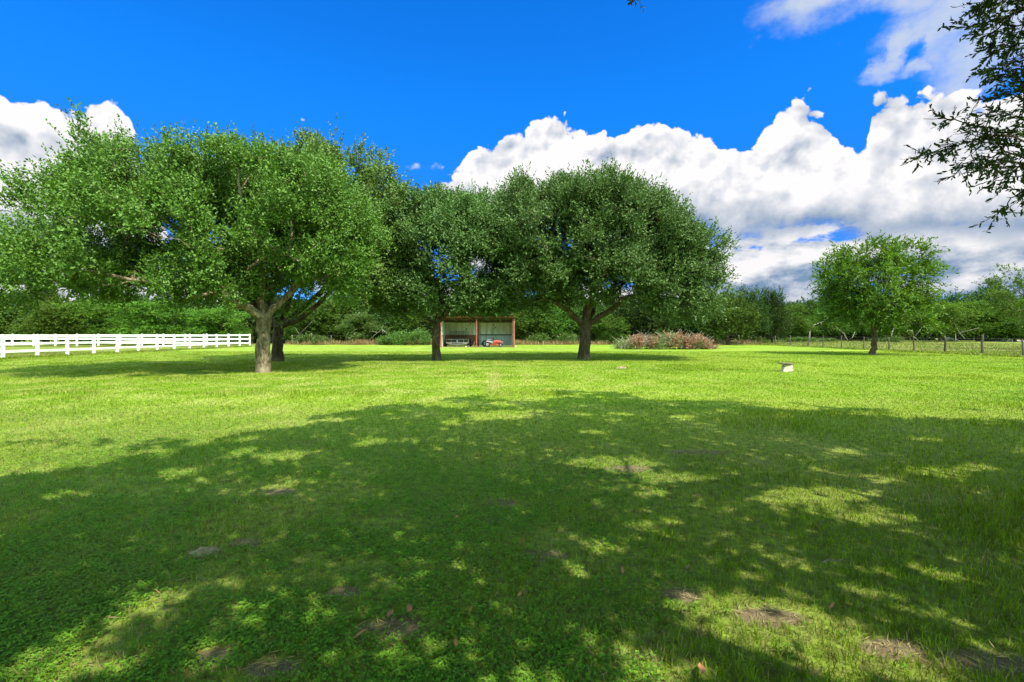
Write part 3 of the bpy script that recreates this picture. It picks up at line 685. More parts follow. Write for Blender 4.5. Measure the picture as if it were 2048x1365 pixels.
def grass():
    rg=np.random.default_rng(11)
    # blades: density falls with distance
    Ymin,Ymax=1.75,40; e=.62
    n=560000; u=rg.random(n); Y=(Ymin**e+u*(Ymax**e-Ymin**e))**(1/e); X=rg.uniform(-1,1,n)*(1.13*Y+.5)
    big=fbm(X*.5,Y*.5,5); fine=fbm(X*2.2,Y*2.2,9); bare=fbm(X*.55+40,Y*.55,17,5)+.35*bare_at(X,Y)
    right=np.clip((X/np.maximum(Y,1)-.05)*2.2,0,1)            # lusher blades on the right, clover on the left
    near=np.clip((8.5-Y)/4,0,1)
    cl=near*np.clip(1-right*1.2,0,1)*np.clip((big-.3)*4,0,1)
    keep=rg.random(n)>cl*.62
    dirt=near*np.clip((bare-.575)*7,0,1); keep&=rg.random(n)>dirt*.8
    X,Y,big,fine,bare,right,near,dirt=[a[keep] for a in (X,Y,big,fine,bare,right,near,dirt)]; n=len(X)
    h=(.020+.032*fine)*(1+.22*right*near)+np.clip((big-.58)*.35,0,.05)
    h*=rg.uniform(.6,1.3,n); h*=np.where(Y>11,.95,1)*(1-.4*dirt)
    w=(.0026+.00048*Y)*rg.uniform(.7,1.3,n)
    a=rg.uniform(0,2*math.pi,n); lean=rg.uniform(.15,.95,n); la=rg.uniform(0,2*math.pi,n)
    S=np.stack([np.cos(a),np.sin(a),np.zeros(n)],1)*(w*.5)[:,None]
    Ld=np.stack([np.cos(la),np.sin(la),np.zeros(n)],1)
    P=np.stack([X,Y,np.full(n,-.003)],1); up=np.array([0,0,1.])
    m=P+Ld*(h*lean*.35)[:,None]+up*(h*.62)[:,None]; t=P+Ld*(h*lean)[:,None]+up*(h*(1.05-.35*lean))[:,None]
    V=np.stack([P-S,P+S,m+S*.85,m-S*.85,t+S*.15,t-S*.15],1).reshape(-1,3)
    b=np.arange(n)[:,None]*6; Q=np.concatenate([b+np.array([[0,1,2,3]]),b+np.array([[3,2,4,5]])],0)
    dr=np.clip((fbm(X*.9+4,Y*.9,41)-.57)*3,0,.5)*(.08+.35*near*(1-.8*right))+.28*dirt+.015
    dry=(rg.random(n)<dr)*rg.uniform(.5,1,n)
    o=np_obj('grass',V,Q,M['blades'],attrs={'dry':np.repeat(dry,6),'rnd':np.repeat(rg.random(n),6)}); tag(o,'mown green lawn grass, sunlit beyond and shaded in the foreground','grass',kind='stuff')
    # thatch: flat dry blades over the bare places
    n=90000; u=rg.random(n); e=.5; n=60000; u=u[:n]; Y=(1.75**e+u*(11**e-1.75**e))**(1/e); X=rg.uniform(-1,1,n)*(1.13*Y+.4)
    bare=fbm(X*.55+40,Y*.55,17,5)+.3*bare_at(X,Y); k=rg.random(n)<np.clip((bare-.53)*4,.04,.75); X,Y=X[k],Y[k]; n=len(X)
    a=rg.uniform(0,2*math.pi,n); D=np.stack([np.cos(a),np.sin(a),rg.uniform(-.05,.25,n)],1)
    V,Q=rhombs(np.stack([X,Y,rg.uniform(.002,.02,n)],1),D,np.repeat(np.array([[0,0,1.]]),n,0)+rg.normal(size=(n,3))*.3,rg.uniform(.03,.09,n),rg.uniform(.003,.007,n))
    o=np_obj('thatch',V,Q,M['blades'],attrs={'dry':np.repeat(rg.uniform(.6,1,n),4),'rnd':np.repeat(rg.random(n),4)}); tag(o,'dry straw coloured grass litter lying over bare earth','dry grass',kind='stuff')
    # clover and small broad leaved weeds
    n=330000; u=rg.random(n); e=.6; Y=(1.75**e+u*(9.5**e-1.75**e))**(1/e); X=rg.uniform(-1,1,n)*(1.13*Y+.4)
    big=fbm(X*.5,Y*.5,5); bare=fbm(X*.55+40,Y*.55,17,5)+.35*bare_at(X,Y); right=np.clip((X/np.maximum(Y,1)-.05)*2.2,0,1)
    patch=np.clip((fbm(X*2.6,Y*2.6,77)-.26)*4,0.12,1)
    pr=np.clip((9.5-Y)/3,0,1)*np.clip(1-right*1.25,.02,1)*np.clip((big-.24)*4,.1,1)*patch*(1-.92*np.clip((bare-.57)*8,0,1))
    k=rg.random(n)<pr; X,Y=X[k],Y[k]; n=len(X); z=rg.uniform(.006,.026,n)+.012*fbm(X*3,Y*3,19)
    a0=rg.uniform(0,2*math.pi,n); VV=[];QQ=[];off=0;RR=[]; rr=rg.random(n); L0=rg.uniform(.007,.0145,n)
    for j in range(3):
        a=a0+j*2.094; D=np.stack([np.cos(a),np.sin(a),rg.uniform(-.25,.45,n)],1)
        V,Q=rhombs(np.stack([X,Y,z],1),D,np.stack([rg.normal(size=n)*.35,rg.normal(size=n)*.35,np.ones(n)],1),L0,L0*.85); VV.append(V);QQ.append(Q+off);off+=len(V);RR.append(np.repeat(rr,4))
    o=np_obj('clover',np.concatenate(VV),np.concatenate(QQ),M['clover'],attrs={'rnd':np.concatenate(RR)}); tag(o,'low dark green clover and broad leaved weeds in the shaded foreground','ground cover',kind='stuff')
    # dry strip at the foot of the treeline
    n=42000; X=rg.uniform(-29,32,n); Y=61.5+rg.random(n)**1.5*5; k=rg.random(n)<np.clip((fbm(X*.25,Y*.25,3)-.3)*3,.15,1)*np.where(X>1,.35,1); X,Y=X[k],Y[k]; n=len(X)
    D=np.stack([rg.normal(size=n)*.3,rg.normal(size=n)*.3,np.ones(n)],1)
    V,Q=rhombs(np.stack([X,Y,np.zeros(n)],1),D,np.stack([rg.normal(size=n),-np.ones(n),rg.normal(size=n)*.3],1),rg.uniform(.15,.62,n)*(1+.7*fbm(X*.5,Y*.5,8)),rg.uniform(.03,.06,n))
    o=np_obj('dry_grass',V,Q,M['drygrass']); tag(o,'strip of uncut brown dry grass along the foot of the treeline','dry grass',kind='stuff')
    n=26000; k=rg.random(n)<.7; X=np.where(k,rg.normal(-29.5,.16,n),rg.uniform(-58,-29.5,n)); Y=np.where(k,rg.uniform(24,54.6,n),rg.normal(54.4,.18,n))
    D=np.stack([rg.normal(size=n)*.5,rg.normal(size=n)*.5,np.ones(n)],1)
    V,Q=rhombs(np.stack([X,Y,np.zeros(n)],1),D,np.stack([rg.normal(size=n),-np.ones(n),rg.normal(size=n)*.3],1),rg.uniform(.06,.20,n)*(.5+fbm(X*1.2,Y*1.2,4)),rg.uniform(.02,.04,n))
    o=np_obj('fence_grass',V,Q,M['blades'],attrs={'dry':np.repeat((rg.random(n)<.2)*rg.uniform(.2,.7,n),4),'rnd':np.repeat(rg.random(n),4)}); tag(o,'longer unmown grass along the foot of the white fence','grass',kind='stuff')
    # rough pasture grass beyond the right fence
    n=60000; Y=rg.uniform(26,100,n); X=rg.uniform(31.2,70,n); k=(X<1.2*Y); X,Y=X[k],Y[k]; k=(np.abs(X-32)<.6)|(rg.random(len(X))<.55); X,Y=X[k],Y[k]
    X2=rg.normal(32,.3,9000); Y2=rg.uniform(27,68,9000); X=np.concatenate([X,X2]);Y=np.concatenate([Y,Y2]); n=len(X)
    D=np.stack([rg.normal(size=n)*.45,rg.normal(size=n)*.45,np.ones(n)],1)
    V,Q=rhombs(np.stack([X,Y,np.zeros(n)],1),D,np.stack([rg.normal(size=n),-np.ones(n),rg.normal(size=n)*.3],1),rg.uniform(.08,.24,n),rg.uniform(.03,.06,n))
    o=np_obj('pasture_grass',V,Q,M['blades'],attrs={'dry':np.repeat((rg.random(n)<.3)*rg.uniform(.3,.8,n),4),'rnd':np.repeat(rg.random(n),4)}); tag(o,'rough unmown pasture grass beyond the right wire fence','grass',kind='stuff')
grass()

# ------------------------------------------------------------------ white fence
def white_fence():
    root=empty('paddock_fence',(-29.5,54.4,0)); tag(root,'white three rail paddock fence with square posts running into a corner at the left','fence')
    X0=-29.5; ys=[54.4-2.03*k for k in range(0,17)]
    first=None
    pm=MB(); pm.box((0,0,.68),(.145,.145,1.38),bev=.008); pm.box((0,0,1.385),(.165,.165,.03)); pm.tube([(0,0,1.40),(0,0,1.44)],[.11,.01],4)
    p0=pm.build('post',M['white'],root); p0.location=(0,0,0)
    def post(x,y):
        c=p0.copy(); COL.objects.link(c); c.parent=root; c.location=(x-X0,y-54.4,random.uniform(-.02,.01)); c.rotation_euler=(random.uniform(-.008,.008),random.uniform(-.012,.012),0)
    random.seed(3)
    for y in ys[1:]: post(X0,y)
    xs=[X0-2.43*k for k in range(1,13)]
    for x in xs: post(x,54.4)
    rm=MB(); rm.box((0,0,0),(.04,2.03-.147,.15),bev=.006); r0=None
    rm2=MB(); rm2.box((0,0,0),(2.43-.147,.04,.15),bev=.006); q0=None
    for k in range(len(ys)-1):
        for z in (.42,.86,1.28):
            if r0 is None: r0=o=rm.build('rail',M['white'],root)
            else: o=r0.copy(); COL.objects.link(o); o.parent=root
            o.location=(0,(ys[k]+ys[k+1])/2-54.4,z+random.uniform(-.018,.012)); o.rotation_euler=(random.uniform(-.008,.008),random.uniform(-.02,.02),0)
    for k in range(12):
        for z in (.42,.86,1.28):
            if q0 is None: q0=o=rm2.build('rail',M['white'],root)
            else: o=q0.copy(); COL.objects.link(o); o.parent=root
            o.location=(-2.43*(k+.5),0,z+random.uniform(-.012,.012))
white_fence()

# ------------------------------------------------------------------ wire fences
def post_mesh(rg,h,r,mat):
    m=MB(); n=6; pts=[];rs=[]
    lx,ly=rg.normal(size=2)*.035
    for i in range(n):
        t=i/(n-1); pts.append((lx*t*h+rg.normal()*.012,ly*t*h+rg.normal()*.012,-.1+t*(h+.1))); rs.append(r*(1.1-.25*t)*(1+rg.normal()*.06))
    m.tube(pts,rs,8); return m
def wire_fence(name,label,pts,h,r,mat,wires,rg,root_loc):
    root=empty(name,root_loc); tag(root,label,'fence'); protos=[]
    L=np.array(root_loc)
    for i,(x,y,hh,rr) in enumerate(pts):
        if i<4: o=post_mesh(rg,h,r,mat).build('post',M[mat],root,True); protos.append(o)
        else: o=protos[i%4].copy(); COL.objects.link(o); o.parent=root
        o.location=(x-L[0],y-L[1],0); o.rotation_euler=(rg.normal()*.03,rg.normal()*.03,rg.uniform(0,6)); o.scale=(rr,rr,hh)
    for z in wires:
        m=MB(); P=[]
        for i,(x,y,hh,rr) in enumerate(pts):
            P.append((x-L[0],y-L[1],z+rg.normal()*.01))
            if i<len(pts)-1:
                x2,y2=pts[i+1][:2]; P.append(((x+x2)/2-L[0],(y+y2)/2-L[1],z-.02+rg.normal()*.015))
        m.tube(P,.006,4); m.build('wire',M['wire'],root)
    return root
rg=np.random.default_rng(77)
ry=[24.5,27.3,30.2,33.0,35.6,38.4,41.0,43.9,46.9,49.7,52.4,55.6,58.7,61.9,65.2]
pts=[(32+rg.normal()*.05,y,rg.uniform(.9,1.08),rg.uniform(.6,.9)) for y in ry]
pts[3]=(32.1,33.0,1.15,.95); pts[4]=(31.9,35.6,1.08,.85)
wire_fence('wire_fence','wire fence on dark wooden posts running away along the right side of the lawn',pts,1.22,.085,'postdark',(.35,.65,.95,1.15),rg,(32,24.5,0))
bx=[-29.2]+[GX(p,66) for p in (584,623,661,705,745,790,845,930,1000,1057,1096,1150,1216,1270,1330,1395,1440)]+[31.0]
pts=[(x,66+rg.normal()*.1,rg.uniform(.85,1.1),rg.uniform(.7,1.1)) for x in bx]
wire_fence('wire_fence','wire fence on pale weathered posts along the foot of the treeline behind the shed',pts,1.35,.07,'post',(.4,.8,1.2),rg,(0,66,0))
fx=[GX(p,99) for p in (1560,1600,1640,1690,1735,1767,1796,1836,1878,1913,1947,1981,2019,2070)]
pts=[(x,99+rg.normal()*.3,rg.uniform(.8,1.1),rg.uniform(.8,1.1)) for x in fx]
wire_fence('wire_fence','distant fence of pale stubby posts at the back of the right hand pasture',pts,1.3,.09,'post',(.5,.9,1.2),rg,(fx[0],99,0))

# ------------------------------------------------------------------ dead limbs
def dead(name,label,lines,d,mat='bark_grey',r=.07):
    c=W(lines[0][0][0],0,d); root_loc=(c[0],d,0); m=MB()
    for ln in lines:
        P=[W(x,y,d)-np.array(root_loc) for x,y in ln]; P=[p+rg.normal(size=3)*np.array([.02,.25,.02]) for p in P]
        m.tube(P,list(np.linspace(r*.5,r*.15,len(P))),6)
    o=m.build(name,M[mat],None,True); o.location=root_loc; tag(o,label,'branch','bare grey branches at the treeline')
dead('fallen_branch','pale grey fallen branch angled out of the dry grass left of the shed',[[(735,685),(748,672),(764,659)],[(764,659),(768,668)],[(756,665),(740,662)],[(764,659),(775,668)]],61.5,r=.06)
dead('fallen_branch','thin bare grey branch leaning up right of the two left oak trunks',[[(585,684),(600,668),(628,640)],[(600,668),(590,655)]],63,r=.05)
dead('dead_limb','grey arching bare limb curving up left of the airy tree by the fence',[[(1617,686),(1620,664),(1630,650),(1645,644),(1656,633)],[(1641,646),(1644,651)],[(1620,664),(1622,686)]],82,r=.17)
dead('dead_limb','pale forked bare trunk behind the right of the airy tree trunk',[[(1779,684),(1782,668),(1790,646)],[(1782,668),(1800,648)],[(1782,666),(1776,655)]],80,r=.19)
dead('dead_limb','bare limbs spreading sideways under the feathery tree above the white rubble',[[(1925,678),(1917,662),(1908,648)],[(1918,668),(1936,662),(1955,656)],[(1922,664),(1940,662)],[(1908,682),(1917,665)]],84,r=.13)
dead('dead_limb','slanting grey trunk left of the white rubble',[[(1858,672),(1862,658),(1867,648)]],84,r=.14)
dead('dead_limb','short bare forked limb by the fence post right of the airy tree trunk',[[(1828,672),(1822,662),(1812,660)],[(1835,672),(1842,660),(1846,655)],[(1828,672),(1836,684)]],80,r=.13)
dead('dead_limb','pair of bare pale stems behind the trunk of the airy tree by the fence',[[(1697,684),(1690,668),(1672,652)],[(1699,676),(1708,663)]],82,r=.16)

# ------------------------------------------------------------------ shed
def corrug(name,x0,x1,z0,z1,y,mat,parent,pitch=.30,axis='x',ztop2=None):
    V=[];Q=[];xs=[]
    n=int(round((x1-x0)/pitch)); 
    for i in range(n):
        a=x0+(x1-x0)*i/n; p=(x1-x0)/n
        xs += [(a,0),(a+p*.68,0),(a+p*.70,.10),(a+p*.96,.10)]
    xs.append((x1,0))
    for x,o in xs:
        zt=z1 if ztop2 is None else z1+(ztop2-z1)*(x-x0)/(x1-x0)
        if axis=='x': V += [(x,y+o,z0),(x,y+o,zt),(x,y+o+.02,z0),(x,y+o+.02,zt)]
        else: V += [(y+o,x,z0),(y+o,x,zt),(y+o+.02,x,z0),(y+o+.02,x,zt)]
    for i in range(len(xs)-1):
        a=i*4;b=a+4
        Q += [(a,b,b+1,a+1),(a+2,a+3,b+3,b+2),(a+1,b+1,b+3,a+3),(a,a+2,b+2,b)]
    return np_obj(name,np.array(V),np.array(Q),mat,parent)
def shed():
    D=51.8; xl,xm,xr=-7.62,-3.80,.12
    root=empty('metal_shed',(xm,D,0)); tag(root,'open fronted metal shed with two bays, red oxide posts and ribbed pale walls','shed')
    def rel(x): return x-xm
    dep=3.1; zb=2.72; zf=3.2
    for x in (xl,xm,xr):
        m=MB(); m.box((rel(x),0,zf/2-.09),(.115,.115,zf-.16),bev=.01); m.box((rel(x),0,.02),(.3,.3,.04)); m.build('post',M['rustpaint'],root)
    for x in (xl,xm,xr):
        m=MB(); m.box((rel(x),dep-.12,zb/2-.06),(.15,.15,zb-.1)); m.build('rear_post',M['rustpaint'],root)
    m=MB(); m.box((rel((xl+xr)/2),0,zf-.03),(xr-xl+.30,.12,.10),bev=.01); m.build('header_beam',M['rustpaint'],root)
    # back wall in four sheets
    yb=dep
    for (a,b,z0,z1,mt) in ((xl+.02,xm-.01,1.33,zb-.03,'galv'),(xl+.02,xm-.01,.08,1.32,'rustsheet'),(xm+.01,xr-.02,1.33,zb-.03,'galv'),(xm+.01,xr-.02,.08,1.32,'galvblue')):
        corrug('wall_sheet',rel(a),rel(b),z0,z1,yb,M[mt],root)
    m=MB(); m.box((rel((xm+xr)/2),yb-.10,1.33),(xr-xm-.3,.09,.10)); m.build('girt',M['dark'],root)
    # side walls
    corrug('side_wall',.10,dep,1.33,zf-.16,rel(xl)-.08,M['galv'],root,axis='y',ztop2=zb-.05)
    corrug('side_wall',.10,dep,.04,1.32,rel(xl)-.08,M['palesheet'],root,axis='y')
    corrug('side_wall',.10,dep,.04,zf-.16,rel(xr)+.07,M['rustsheet'],root,axis='y',ztop2=zb-.05)
    # roof
    V=[];Q=[]; x0=rel(xl)-.25; x1=rel(xr)+.25; n=26
    ys=[-.30,dep+.25]; zs=[zf+.05,zb+.0]
    for i in range(n*2+1):
        x=x0+(x1-x0)*i/(n*2); o=.02 if i%2 else 0
        for y,z in zip(ys,zs): V += [(x,y,z+o),(x,y,z+o-.015)]
    for i in range(n*2):
        a=i*4;b=a+4; Q += [(a,b,b+2,a+2),(a+1,a+3,b+3,b+1),(a,a+1,b+1,b),(a+2,b+2,b+3,a+3)]
    np_obj('roof',np.array(V),np.array(Q),M['rustpaint'],root)
    for k in range(3):
        y=.45+k*1.0; z=zf+.09+(zb+.02-zf-.09)*(y+.3)/(dep+.55)-.10
        m=MB(); m.box((rel((xl+xr)/2),y,z),(xr-xl-.1,.07,.13)); m.build('purlin',M['dark'],root)
    m=MB(); m.box((rel((xl+xr)/2),dep/2+.05,.006),(xr-xl-.05,dep,.02)); o=m.build('dirt_floor',M['soil'],root)
shed()
def trailer():
    cx=-6.0; y=53.1; root=empty('utility_trailer',(cx,y,0)); tag(root,'black utility trailer with steel rails and raised mesh ramp gate in the left shed bay','trailer')
    w=2.5
    m=MB(); m.box((0,.7,.47),(w-.15,1.45,.05)); m.build('bed',M['dark'],root)
    m=MB(); m.box((0,-.04,.47),(w,.07,.12),bev=.008); m.box((0,-.02,.34),(w*.86,.06,.10)); m.box((0,0,.25),(w*.62,.05,.06)); m.build('front_frame',M['steel'],root)
    m=MB(); m.box((0,-.04,.84),(w,.06,.06),bev=.008); m.build('top_rail',M['steel'],root)
    for x in (-w/2+.03,-w*.27,w*.27,w/2-.03):
        m=MB(); m.box((x,-.04,.67),(.05,.05,.28)); m.build('upright',M['steel'],root)
    m=MB(); m.box((0,.0,.67),(w-.1,.02,.27)); m.build('front_panel',M['dark'],root)
    for s in (-1,1):
        m=MB(); m.box((s*(w/2-.03),.72,.84),(.05,1.4,.05)); m.box((s*(w/2-.03),.72,.66),(.04,1.4,.04)); m.build('side_rail',M['dark'],root)
        m=MB(); m.disc_tyre((s*(w/2+.14),.75,.33),.33,.2); wh=m.build('wheel',M['rubber'],root,True)
        m=MB(); m.cyl((s*(w/2+.14),.75,.33),.17,.18); m.build('rim',M['steel'],wh)
        m=MB(); m.tube([(s*(w/2+.14),.75+.46*math.cos(a),.35+.42*math.sin(a)) for a in np.linspace(0,math.pi,9)],.025,5); m.build('fender',M['dark'],root)
    m=MB()
    gx0,gx1,z0,z1=-.98,1.05,.52,1.72
    m.tube([(gx0,1.42,z0),(gx0,1.42,z1-.06),(gx0+.06,1.42,z1),(gx1-.06,1.42,z1),(gx1,1.42,z1-.06),(gx1,1.42,z0)],.025,6)
    for k in range(1,8):
        x=gx0+(gx1-gx0)*k/8; m.tube([(x,1.42,z0),(x,1.42,z1)],.017 if k!=4 else .022,5)
    for k in range(1,8):
        z=z0+(z1-z0)*k/8; m.tube([(gx0,1.42,z),(gx1,1.42,z)],.015 if k!=4 else .022,5)
    m.build('ramp_gate',M['dark'],root)
    m=MB(); m.tube([(-.55,-.05,.40),(0,-.72,.38)],.04,6); m.tube([(.55,-.05,.40),(0,-.72,.38)],.04,6); m.box((0,-.80,.40),(.12,.22,.09),bev=.01); m.build('tongue',M['dark'],root)
    m=MB(); m.tube([(.0,-.62,.03),(0,-.62,.62)],.032,8); m.cyl((0,-.62,.02),.09,.03,'z'); m.tube([(0,-.62,.60),(.16,-.62,.60)],.014,6); m.build('jack',M['steel'],root)
    m=MB(); m.cyl((.0,-.075,.68),.075,.02,'y',14); m.build('reflector',M['bluewhite'],root)
trailer()
def mower():
    x0=-1.95;y=53.0; root=empty('riding_mower',(x0,y,0)); tag(root,'faded red riding mower with grey seat and black wheels in the right shed bay','mower')
    # hood: a lofted rounded shape
    def loft(secs,name,mat):
        V=[];Q=[];n=12
        for (x,hw,z0,z1) in secs:
            for k in range(n):
                a=2*math.pi*k/n; c,s=math.cos(a),math.sin(a)
                e=.55; V.append((x,math.copysign(abs(c)**e,c)*hw,(z0+z1)/2+math.copysign(abs(s)**e,s)*(z1-z0)/2))
        for i in range(len(secs)-1):
            for k in range(n): Q.append((i*n+k,i*n+(k+1)%n,(i+1)*n+(k+1)%n,(i+1)*n+k))
        me=bpy.data.meshes.new(name); me.from_pydata(V,[],Q+[tuple(range(n)),tuple(range((len(secs)-1)*n,len(secs)*n))]); me.update()
        for p in me.polygons: p.use_smooth=True
        return link(name,me,mat,root)
    loft([(-.05,.26,.34,.70),(.15,.29,.34,.76),(.5,.29,.34,.74),(.78,.27,.34,.66),(.86,.22,.38,.60)],'hood',M['red'])
    loft([(-.85,.34,.40,.66),(-.7,.40,.40,.72),(-.3,.38,.38,.64),(-.06,.30,.36,.56)],'rear_body',M['grey'])
    m=MB(); m.box((.90,0,.47),(.06,.36,.30),bev=.02); m.build('grille',M['grey'],root)
    m=MB(); m.box((-.52,0,.78),(.42,.44,.10),bev=.03); m.box((-.72,0,1.02),(.10,.44,.46),tilt=(-.18,0),bev=.03); m.build('seat',M['grey'],root)
    m=MB(); m.box((.02,0,.24),(1.0,.98,.14),bev=.04); m.tube([(.3,-.46,.3),(.05,-.52,.30),(-.3,-.46,.3)],.06,8); m.build('mower_deck',M['red'],root)
    m=MB(); m.tube([(.0,0,.66),(-.12,0,1.0)],.022,8); st=m.build('steering_column',M['dark'],root)
    m=MB(); m.tube([(-.12+.05*math.sin(a),.19*math.cos(a),1.0+.17*math.sin(a)) for a in np.linspace(0,2*math.pi,17)],.018,6); m.build('steering_wheel',M['dark'],st)
    for s in (-1,1):
        m=MB(); m.disc_tyre((-.72,s*.45,.30),.30,.24,'y'); wh=m.build('wheel',M['rubber'],root,True)
        m=MB(); m.cyl((-.72,s*.45,.30),.15,.22,'y'); m.build('rim',M['steel'],wh)
        m=MB(); m.disc_tyre((.72,s*.38,.21),.21,.16,'y'); wh=m.build('wheel',M['rubber'],root,True)
        m=MB(); m.cyl((.72,s*.38,.21),.10,.15,'y'); m.build('rim',M['steel'],wh)
    for s in (-1,1):
        m=MB(); m.cyl((.93,s*.13,.54),.05,.03,'x',12); m.build('headlight',M['bluewhite'],root)
mower()
def spare_tyre():
    m=MB(); m.disc_tyre((0,0,0),.36,.22,'x'); o=m.build('tyre',M['rubber'],None,True); o.location=(-3.02,53.9,.36); o.rotation_euler=(0,.12,1.25); tag(o,'black tyre standing against the grey mower in the right shed bay','tyre')
    # small clutter by the shed posts
    m=MB(); m.tube([(0,0,0),(0,0,.26)],[.13,.15],14); m.tube([(0,0,.26),(0,0,.27)],[.155,.155],14); o=m.build('bucket',M['bluewhite'],None,True); o.location=(.40,51.7,0); o.scale=(.45,.45,.5); tag(o,'small white bucket on the grass outside the right shed post','bucket')
    m=MB(); m.tube([(0,0,0),(0,0,.22)],[.12,.14],14); m.tube([(0,0,.22),(0,0,.23)],[.145,.145],14); o=m.build('bucket',M['bluewhite'],None,True); o.location=(-4.95,51.9,0); o.scale=(.5,.5,.55); tag(o,'small white bucket on the ground beside the black trailer','bucket')
    m=MB(); m.tube([(0,0,.02),(.28,.02,.62)],.035,6); m.box((.0,0,.06),(.2,.12,.1),tilt=(.3,0),bev=.02); o=m.build('shovel',M['rustpaint']); o.location=(-4.22,51.72,0); tag(o,'short reddish tool leaning against the middle shed post','tool')
spare_tyre()

# ------------------------------------------------------------------ brush pile
def brush():
    rg=np.random.default_rng(31); d=46.3; x0=GX(1330,d); root=empty('brush_pile',(x0,d,0)); tag(root,'long heap of cut branches with rust brown dead leaves and some green ones','brush pile')
    def hgt(x):  return 1.28*np.clip(1-(np.abs(x)/4.6)**4,0,1)*(.55+.75*fbm(x*1.1+3,x*0+1,5))
    def pts(n,xs):
        x=xs(n); y=rg.uniform(-1,1,n); h=hgt(x)*np.sqrt(np.clip(1-(y*.9)**2,0,1)); z=h*rg.uniform(.25,1,n)**.6
        return np.stack([x,y*1.5,np.maximum(z,.08)],1)
    def mixx(cs,s): return lambda n: np.clip(rg.choice(cs,n)+rg.normal(size=n)*s,-4.4,4.4)
    C=pts(170,mixx([-3.0,-2.6,-1.3,.5,1.3,1.9,2.8,3.4,3.8],.35)); V,Q=sprigs(C,unit(rg.normal(size=C.shape)+np.array([0,-.5,.7])),rg,per=12,leaves=7,L=(.10,.17),ratio=.5,spread=.16,length=(.2,.55),up=.2)
    np_obj('dead_leaves',V,Q,M['rustleaf'],root)
    C=pts(200,mixx([-4.1,-3.7,-1.6,-.3,.2,-.8,.6,2.2,3.2],.5)); C[:,2]*=.62; k=(np.abs(C[:,0]-.1)<.6); C[k,2]*=1.5
    V,Q=sprigs(C,unit(rg.normal(size=C.shape)+np.array([0,-.6,.5])),rg,per=11,leaves=7,L=(.10,.18),ratio=.42,spread=.2,length=(.25,.7),up=.15); np_obj('green_leaves',V,Q,M['greencut'],root)
    m=MB()
    for i in range(650):
        x=rg.uniform(-4.3,4.3); y=rg.uniform(-1.2,1.2); h=max(.1,float(hgt(np.array([x]))[0])*math.sqrt(1-(y*.7)**2)); z=h*rg.uniform(.3,1.0)
        a=rg.uniform(0,6.28); l=rg.uniform(.45,1.5); e=rg.uniform(-.15,.75); dv=np.array([math.cos(a)*l*.8,math.sin(a)*l*.7,e*l])
        p=np.array([x,y,z]); q=p+dv; q[2]=max(q[2],.04); r=rg.uniform(.010,.035)
        m.tube([p-dv*.4*np.array([1,1,.5]),p+rg.normal(size=3)*.05,q],[r*1.2,r,r*.4],5)
    for k in range(len(m.v)):
        if m.v[k][2]<.02: m.v[k]=(m.v[k][0],m.v[k][1],.02)
    m.build('bare_branches',M['bark_grey'],root)
brush()

# ------------------------------------------------------------------ the stone on the lawn and small ground things
def stone():
    d=19.0; c=GX(1574,d)
    m=MB(); vs=[(-.20,-.12,-.03),(.17,-.16,-.03),(.20,.16,-.03),(-.18,.17,-.03),(-.13,-.05,.27),(.16,-.12,.29),(.19,.13,.29),(-.11,.13,.27)]
    m.add(vs,[(0,3,2,1),(4,5,6,7),(0,1,5,4),(1,2,6,5),(2,3,7,6),(3,0,4,7)])
    o=m.build('stone_block',M['stone']); o.location=(c,d,0)
    import bmesh
    bm=bmesh.new(); bm.from_mesh(o.data); bmesh.ops.subdivide_edges(bm,edges=bm.edges[:],cuts=4,use_grid_fill=True)
    r=random.Random(5)
    for v in bm.verts: v.co+=Vector((r.uniform(-1,1),r.uniform(-1,1),r.uniform(-1,1)))*.012
    bm.to_mesh(o.data); bm.free(); tag(o,'small pale stone block standing alone on the sunlit lawn','stone')
    m=MB(); m.box((0,0,0),(.50,.32,.045),bev=.012); o=m.build('flat_slab',M['slab']); o.location=(c-.055,d,.318); o.rotation_euler=(.02,.05,.12); tag(o,'thin dark slab lying flat on the pale stone block, overhanging to its left','slab')
stone()
def mound(px,py,wpx,h,label):
    d=CH*F/(py-HZ); w=wpx/F*d/2; rg=np.random.default_rng(int(px)); V=[(0,0,h)];Q=[];n=20;R=5
    for r in range(1,R+1):
        for k in range(n):
            a=2*math.pi*k/n; t=r/R; V.append((math.cos(a)*w*t*(1+rg.normal()*.1),math.sin(a)*w*.8*t*(1+rg.normal()*.1),h*(1-t*t)*(1+rg.normal()*.2)-(.02 if r==R else 0)))
    F3=[(0,1+k,1+(k+1)%n) for k in range(n)]+[(1+(r-1)*n+k,1+r*n+k,1+r*n+(k+1)%n,1+(r-1)*n+(k+1)%n) for r in range(1,R) for k in range(n)]
    me=bpy.data.meshes.new('soil_mound'); me.from_pydata(V,[],F3); me.update(); o=link('soil_mound',me,M['soil']); o.location=(GX(px,d),d,0); tag(o,label,'soil mound')
mound(1243,737,24,.07,'low pale soil mound on the sunny lawn in front of the round oak')
mound(410,1105,64,.022,'pale bare earth mound in the shaded clover at the lower left')
mound(1395,992,26,.012,'small bare earth mound in shaded grass right of centre')
